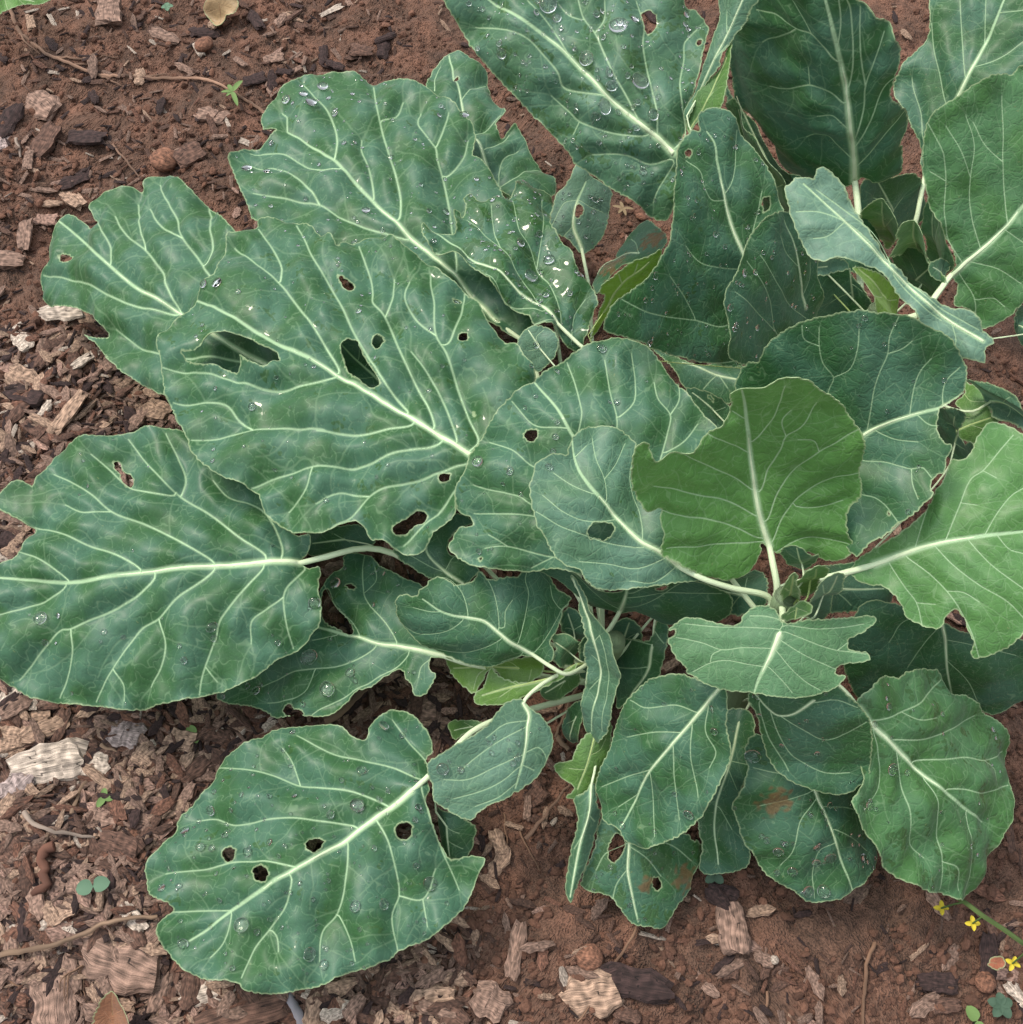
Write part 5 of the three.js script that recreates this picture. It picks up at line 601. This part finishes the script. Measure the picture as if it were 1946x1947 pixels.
// ---------------------------------------------------------------- water drops on the leaves
const WHERE = { C3: 'broad white-ribbed rear leaf', C2: 'big holed leaf', C7: 'small rounded lobe beside the holed leaf', B1: 'huge smooth leaf beside the mulch', B3: 'shaded holed leaf', B8: 'drop-covered leaf over the mulch', B7: 'pale folded leaf with a right-hand ridge', A2: 'rounded leaf with one large dark hole', A6: 'grey green leaf behind the rounded leaf', C5: 'chewed wet leaf', D1: 'large wet leaf with brown-edged hole', D5: 'dark cupped leaf', D6: 'dark oval leaf beside the cupped leaf', A9: 'round lowest leaf with a brown patch', A8: 'glossy wet oval leaf', A10: 'dark leaf pointing down to the soil', A5: 'dark rounded leaf behind the bright one', C6: 'small blue green leaf with a slit' };
const DROPS = { C3: ['C41', 590,185,26,490,230,22,403,250,22,530,285,32,620,235,14,655,305,18,745,218,12,785,265,10,190,610,28,300,640,18,318,460,14,940,515,16,1105,700,12,815,825,20,1400,700,14,1230,820,20,1148,845,14,1195,222,14,325,830,12,250,832,10,1330,325,24,475,178,12,1210,290,14],
 C2: ['C41', 55,1235,30,-25,1225,24,1140,1755,14,215,1845,20,160,1280,16,1700,1790,10,690,1145,9,1215,1645,12], C7: ['C65', 1160,428,20], B1: ['CL', 1105,1490,30,215,1455,36,225,1570,18,540,1520,16,630,1540,12,310,1435,14,958,1600,14,978,1675,18,1455,1580,18,1112,1550,18,1655,1372,30],
 B3: ['E2', 810,960,60,945,1200,58,1100,1070,34,350,1175,20,180,1255,22,1010,430,40,1275,580,18,1365,360,16,1260,345,15,1395,495,14,1090,985,12,405,1205,34],
 B8: ['BL', 1870,785,34,1730,825,22,1105,805,26,1060,1010,22,1115,1012,16,1290,1020,24,1125,1140,14,855,1222,20,1145,1275,14,1875,1320,30,1265,1410,36,1330,1442,18,950,1510,24,1618,1565,34,1700,1620,24,1225,1640,14,965,920,22,1170,940,14,1030,862,14,1485,490,12,1215,808,12,1165,650,10,'BM',355,1195,28,445,1225,18,245,1430,24,215,1605,36,540,1620,16,325,1560,16,525,1695,12,'BC',75,1305,32,315,1185,36,253,1100,18,410,1298,12,265,800,18,290,1385,12],
 B7: ['BM', 668,1408,32,765,1418,18,930,1330,14,1060,1275,15,1060,1360,14,1020,1310,9], A2: ['C96', 405,648,20], A6: ['C65', 860,1055,34,1025,1100,20,1150,690,14,1270,835,13,1500,450,26], C5: ['C80', 680,1360,30,580,1430,34,515,1290,26,660,1540,22,775,1550,16,620,1230,18],
 D1: ['C80', 710,85,24,735,135,14,870,300,40,1145,430,42,1040,150,44,660,20,44,1215,600,30,920,70,18,1120,110,22,435,290,26,420,240,16,960,560,38,920,605,22,1130,660,20,1390,70,18,1385,120,16,985,380,22,1000,445,28,1140,530,16,1165,900,18,305,260,14,1030,580,16,600,65,18,930,400,14,540,330,12,500,290,10],
 D5: ['C80', 1220,1445,20,1210,1510,12,1430,1055,10,1300,1640,10,1540,710,10,1510,1860,12], D6: ['CT', 385,1610,22,400,1720,18,540,1720,18,480,1690,9,690,1430,9], A9: ['BR', 525,930,40,645,1425,28,680,1390,16,840,1405,20,920,1465,28,857,1495,24,1095,1475,22,725,1535,26,640,1545,16,890,1640,34,800,1640,34,925,1195,16,960,1215,12,460,1330,14],
 A8: ['BR', 1140,1190,22,1250,1000,28,1345,1020,14,1175,1210,12,1210,670,18,1170,765,16], A10: ['BR', 300,805,22,290,685,14,170,1240,26,215,1270,18], A5: ['CR', 795,208,10,1030,305,8,1100,150,16], C6: ['C80', 915,1045,18,890,1030,11,945,1045,11] };
const dropGeo = (() => { const pr = []; for (let i = 0; i <= 18; i++) { const a = -Math.PI / 2 + Math.PI * i / 18; pr.push(new THREE.Vector2(Math.max(0, Math.cos(a)), Math.max(0.06, 0.56 + 0.70 * Math.sin(a)))); } pr[0].x = pr[18].x = 0; return new THREE.LatheGeometry(pr, 24); })();   // a bead resting on the wax
const water = new THREE.MeshPhysicalMaterial({ color: 0xffffff, roughness: 0.02, transmission: 1, ior: 1.33, thickness: 0.004, specularIntensity: 1 });
const RD = rng(2024);
function settle(b, x, y, r) { const n = b.normalAt(x, y), p = b.at(x, y, 0.0001), q = new THREE.Quaternion().setFromUnitVectors(up, n).multiply(new THREE.Quaternion().setFromAxisAngle(up, RD() * 6.28)); return [p, q, V3(r * (0.85 + 0.3 * RD()), r * (0.62 + 0.2 * RD()), r * (0.85 + 0.3 * RD()))]; }
for (const [id, arr] of Object.entries(DROPS)) {
  const b = built[id]; let c = CROP.N;
  for (let i = 0; i < arr.length;) { if (typeof arr[i] === 'string') { c = CROP[arr[i++]]; continue; } const px = c[0] + arr[i] * c[2], py = c[1] + arr[i + 1] * c[2], rp = arr[i + 2] * c[2]; i += 3;
    const [x, y] = b.toLeaf([px, py]); if (b.sdf(x, y) < 0.0004) continue;
    const r = rp * metresPerPixel(b.at(x, y)) * 0.98, [p, q, s] = settle(b, x, y, r), m = new THREE.Mesh(dropGeo, water); m.position.copy(p); m.quaternion.copy(q); m.scale.copy(s); m.castShadow = true;
    const t = (y - b.box[1]) / (b.box[3] - b.box[1]), zone = b.sdf(x, y) < 0.008 ? 'at the margin' : t < 0.36 ? 'near the stalk end' : t < 0.68 ? 'on the middle' : 'near the tip', big = r > 0.0055 ? 'large' : r > 0.0034 ? 'medium' : 'small';
    thing(m, 'water_drop', `${big} clear drop ${zone} of the ${WHERE[id]}`, 'water drop', `water drops on the ${WHERE[id]}`);
  }
}
{ const list = []; for (const [id, n] of Object.entries({ D1: 300, C5: 130, D5: 80, C3: 150, B8: 180, A9: 50, D6: 40, A6: 34, C6: 30, C2: 80, A5: 20, A11: 24, B3: 30, A7: 16, A8: 24, B1: 24, B7: 20, A10: 16 })) { const b = built[id]; for (let k = 0, t = 0; k < n && t < 4000; t++) { const x = mix(b.box[0], b.box[2], RD()), y = mix(b.box[1], b.box[3], RD()); if (b.sdf(x, y) < 0.002) continue; if (N2(x * 30 + k * 0.001, y * 30) < -0.1) continue; list.push(settle(b, x, y, 0.0008 + 0.0021 * RD() * RD())); k++; } }
  const im = new THREE.InstancedMesh(dropGeo, water, list.length), M = new THREE.Matrix4(); list.forEach(([p, q, s], i) => im.setMatrixAt(i, M.compose(p, q, s))); im.name = 'fine_droplets'; im.userData = { kind: 'stuff', label: 'fine water droplets sprinkled over the leaves' }; scene.add(im); }
renderer.render(scene, camera);
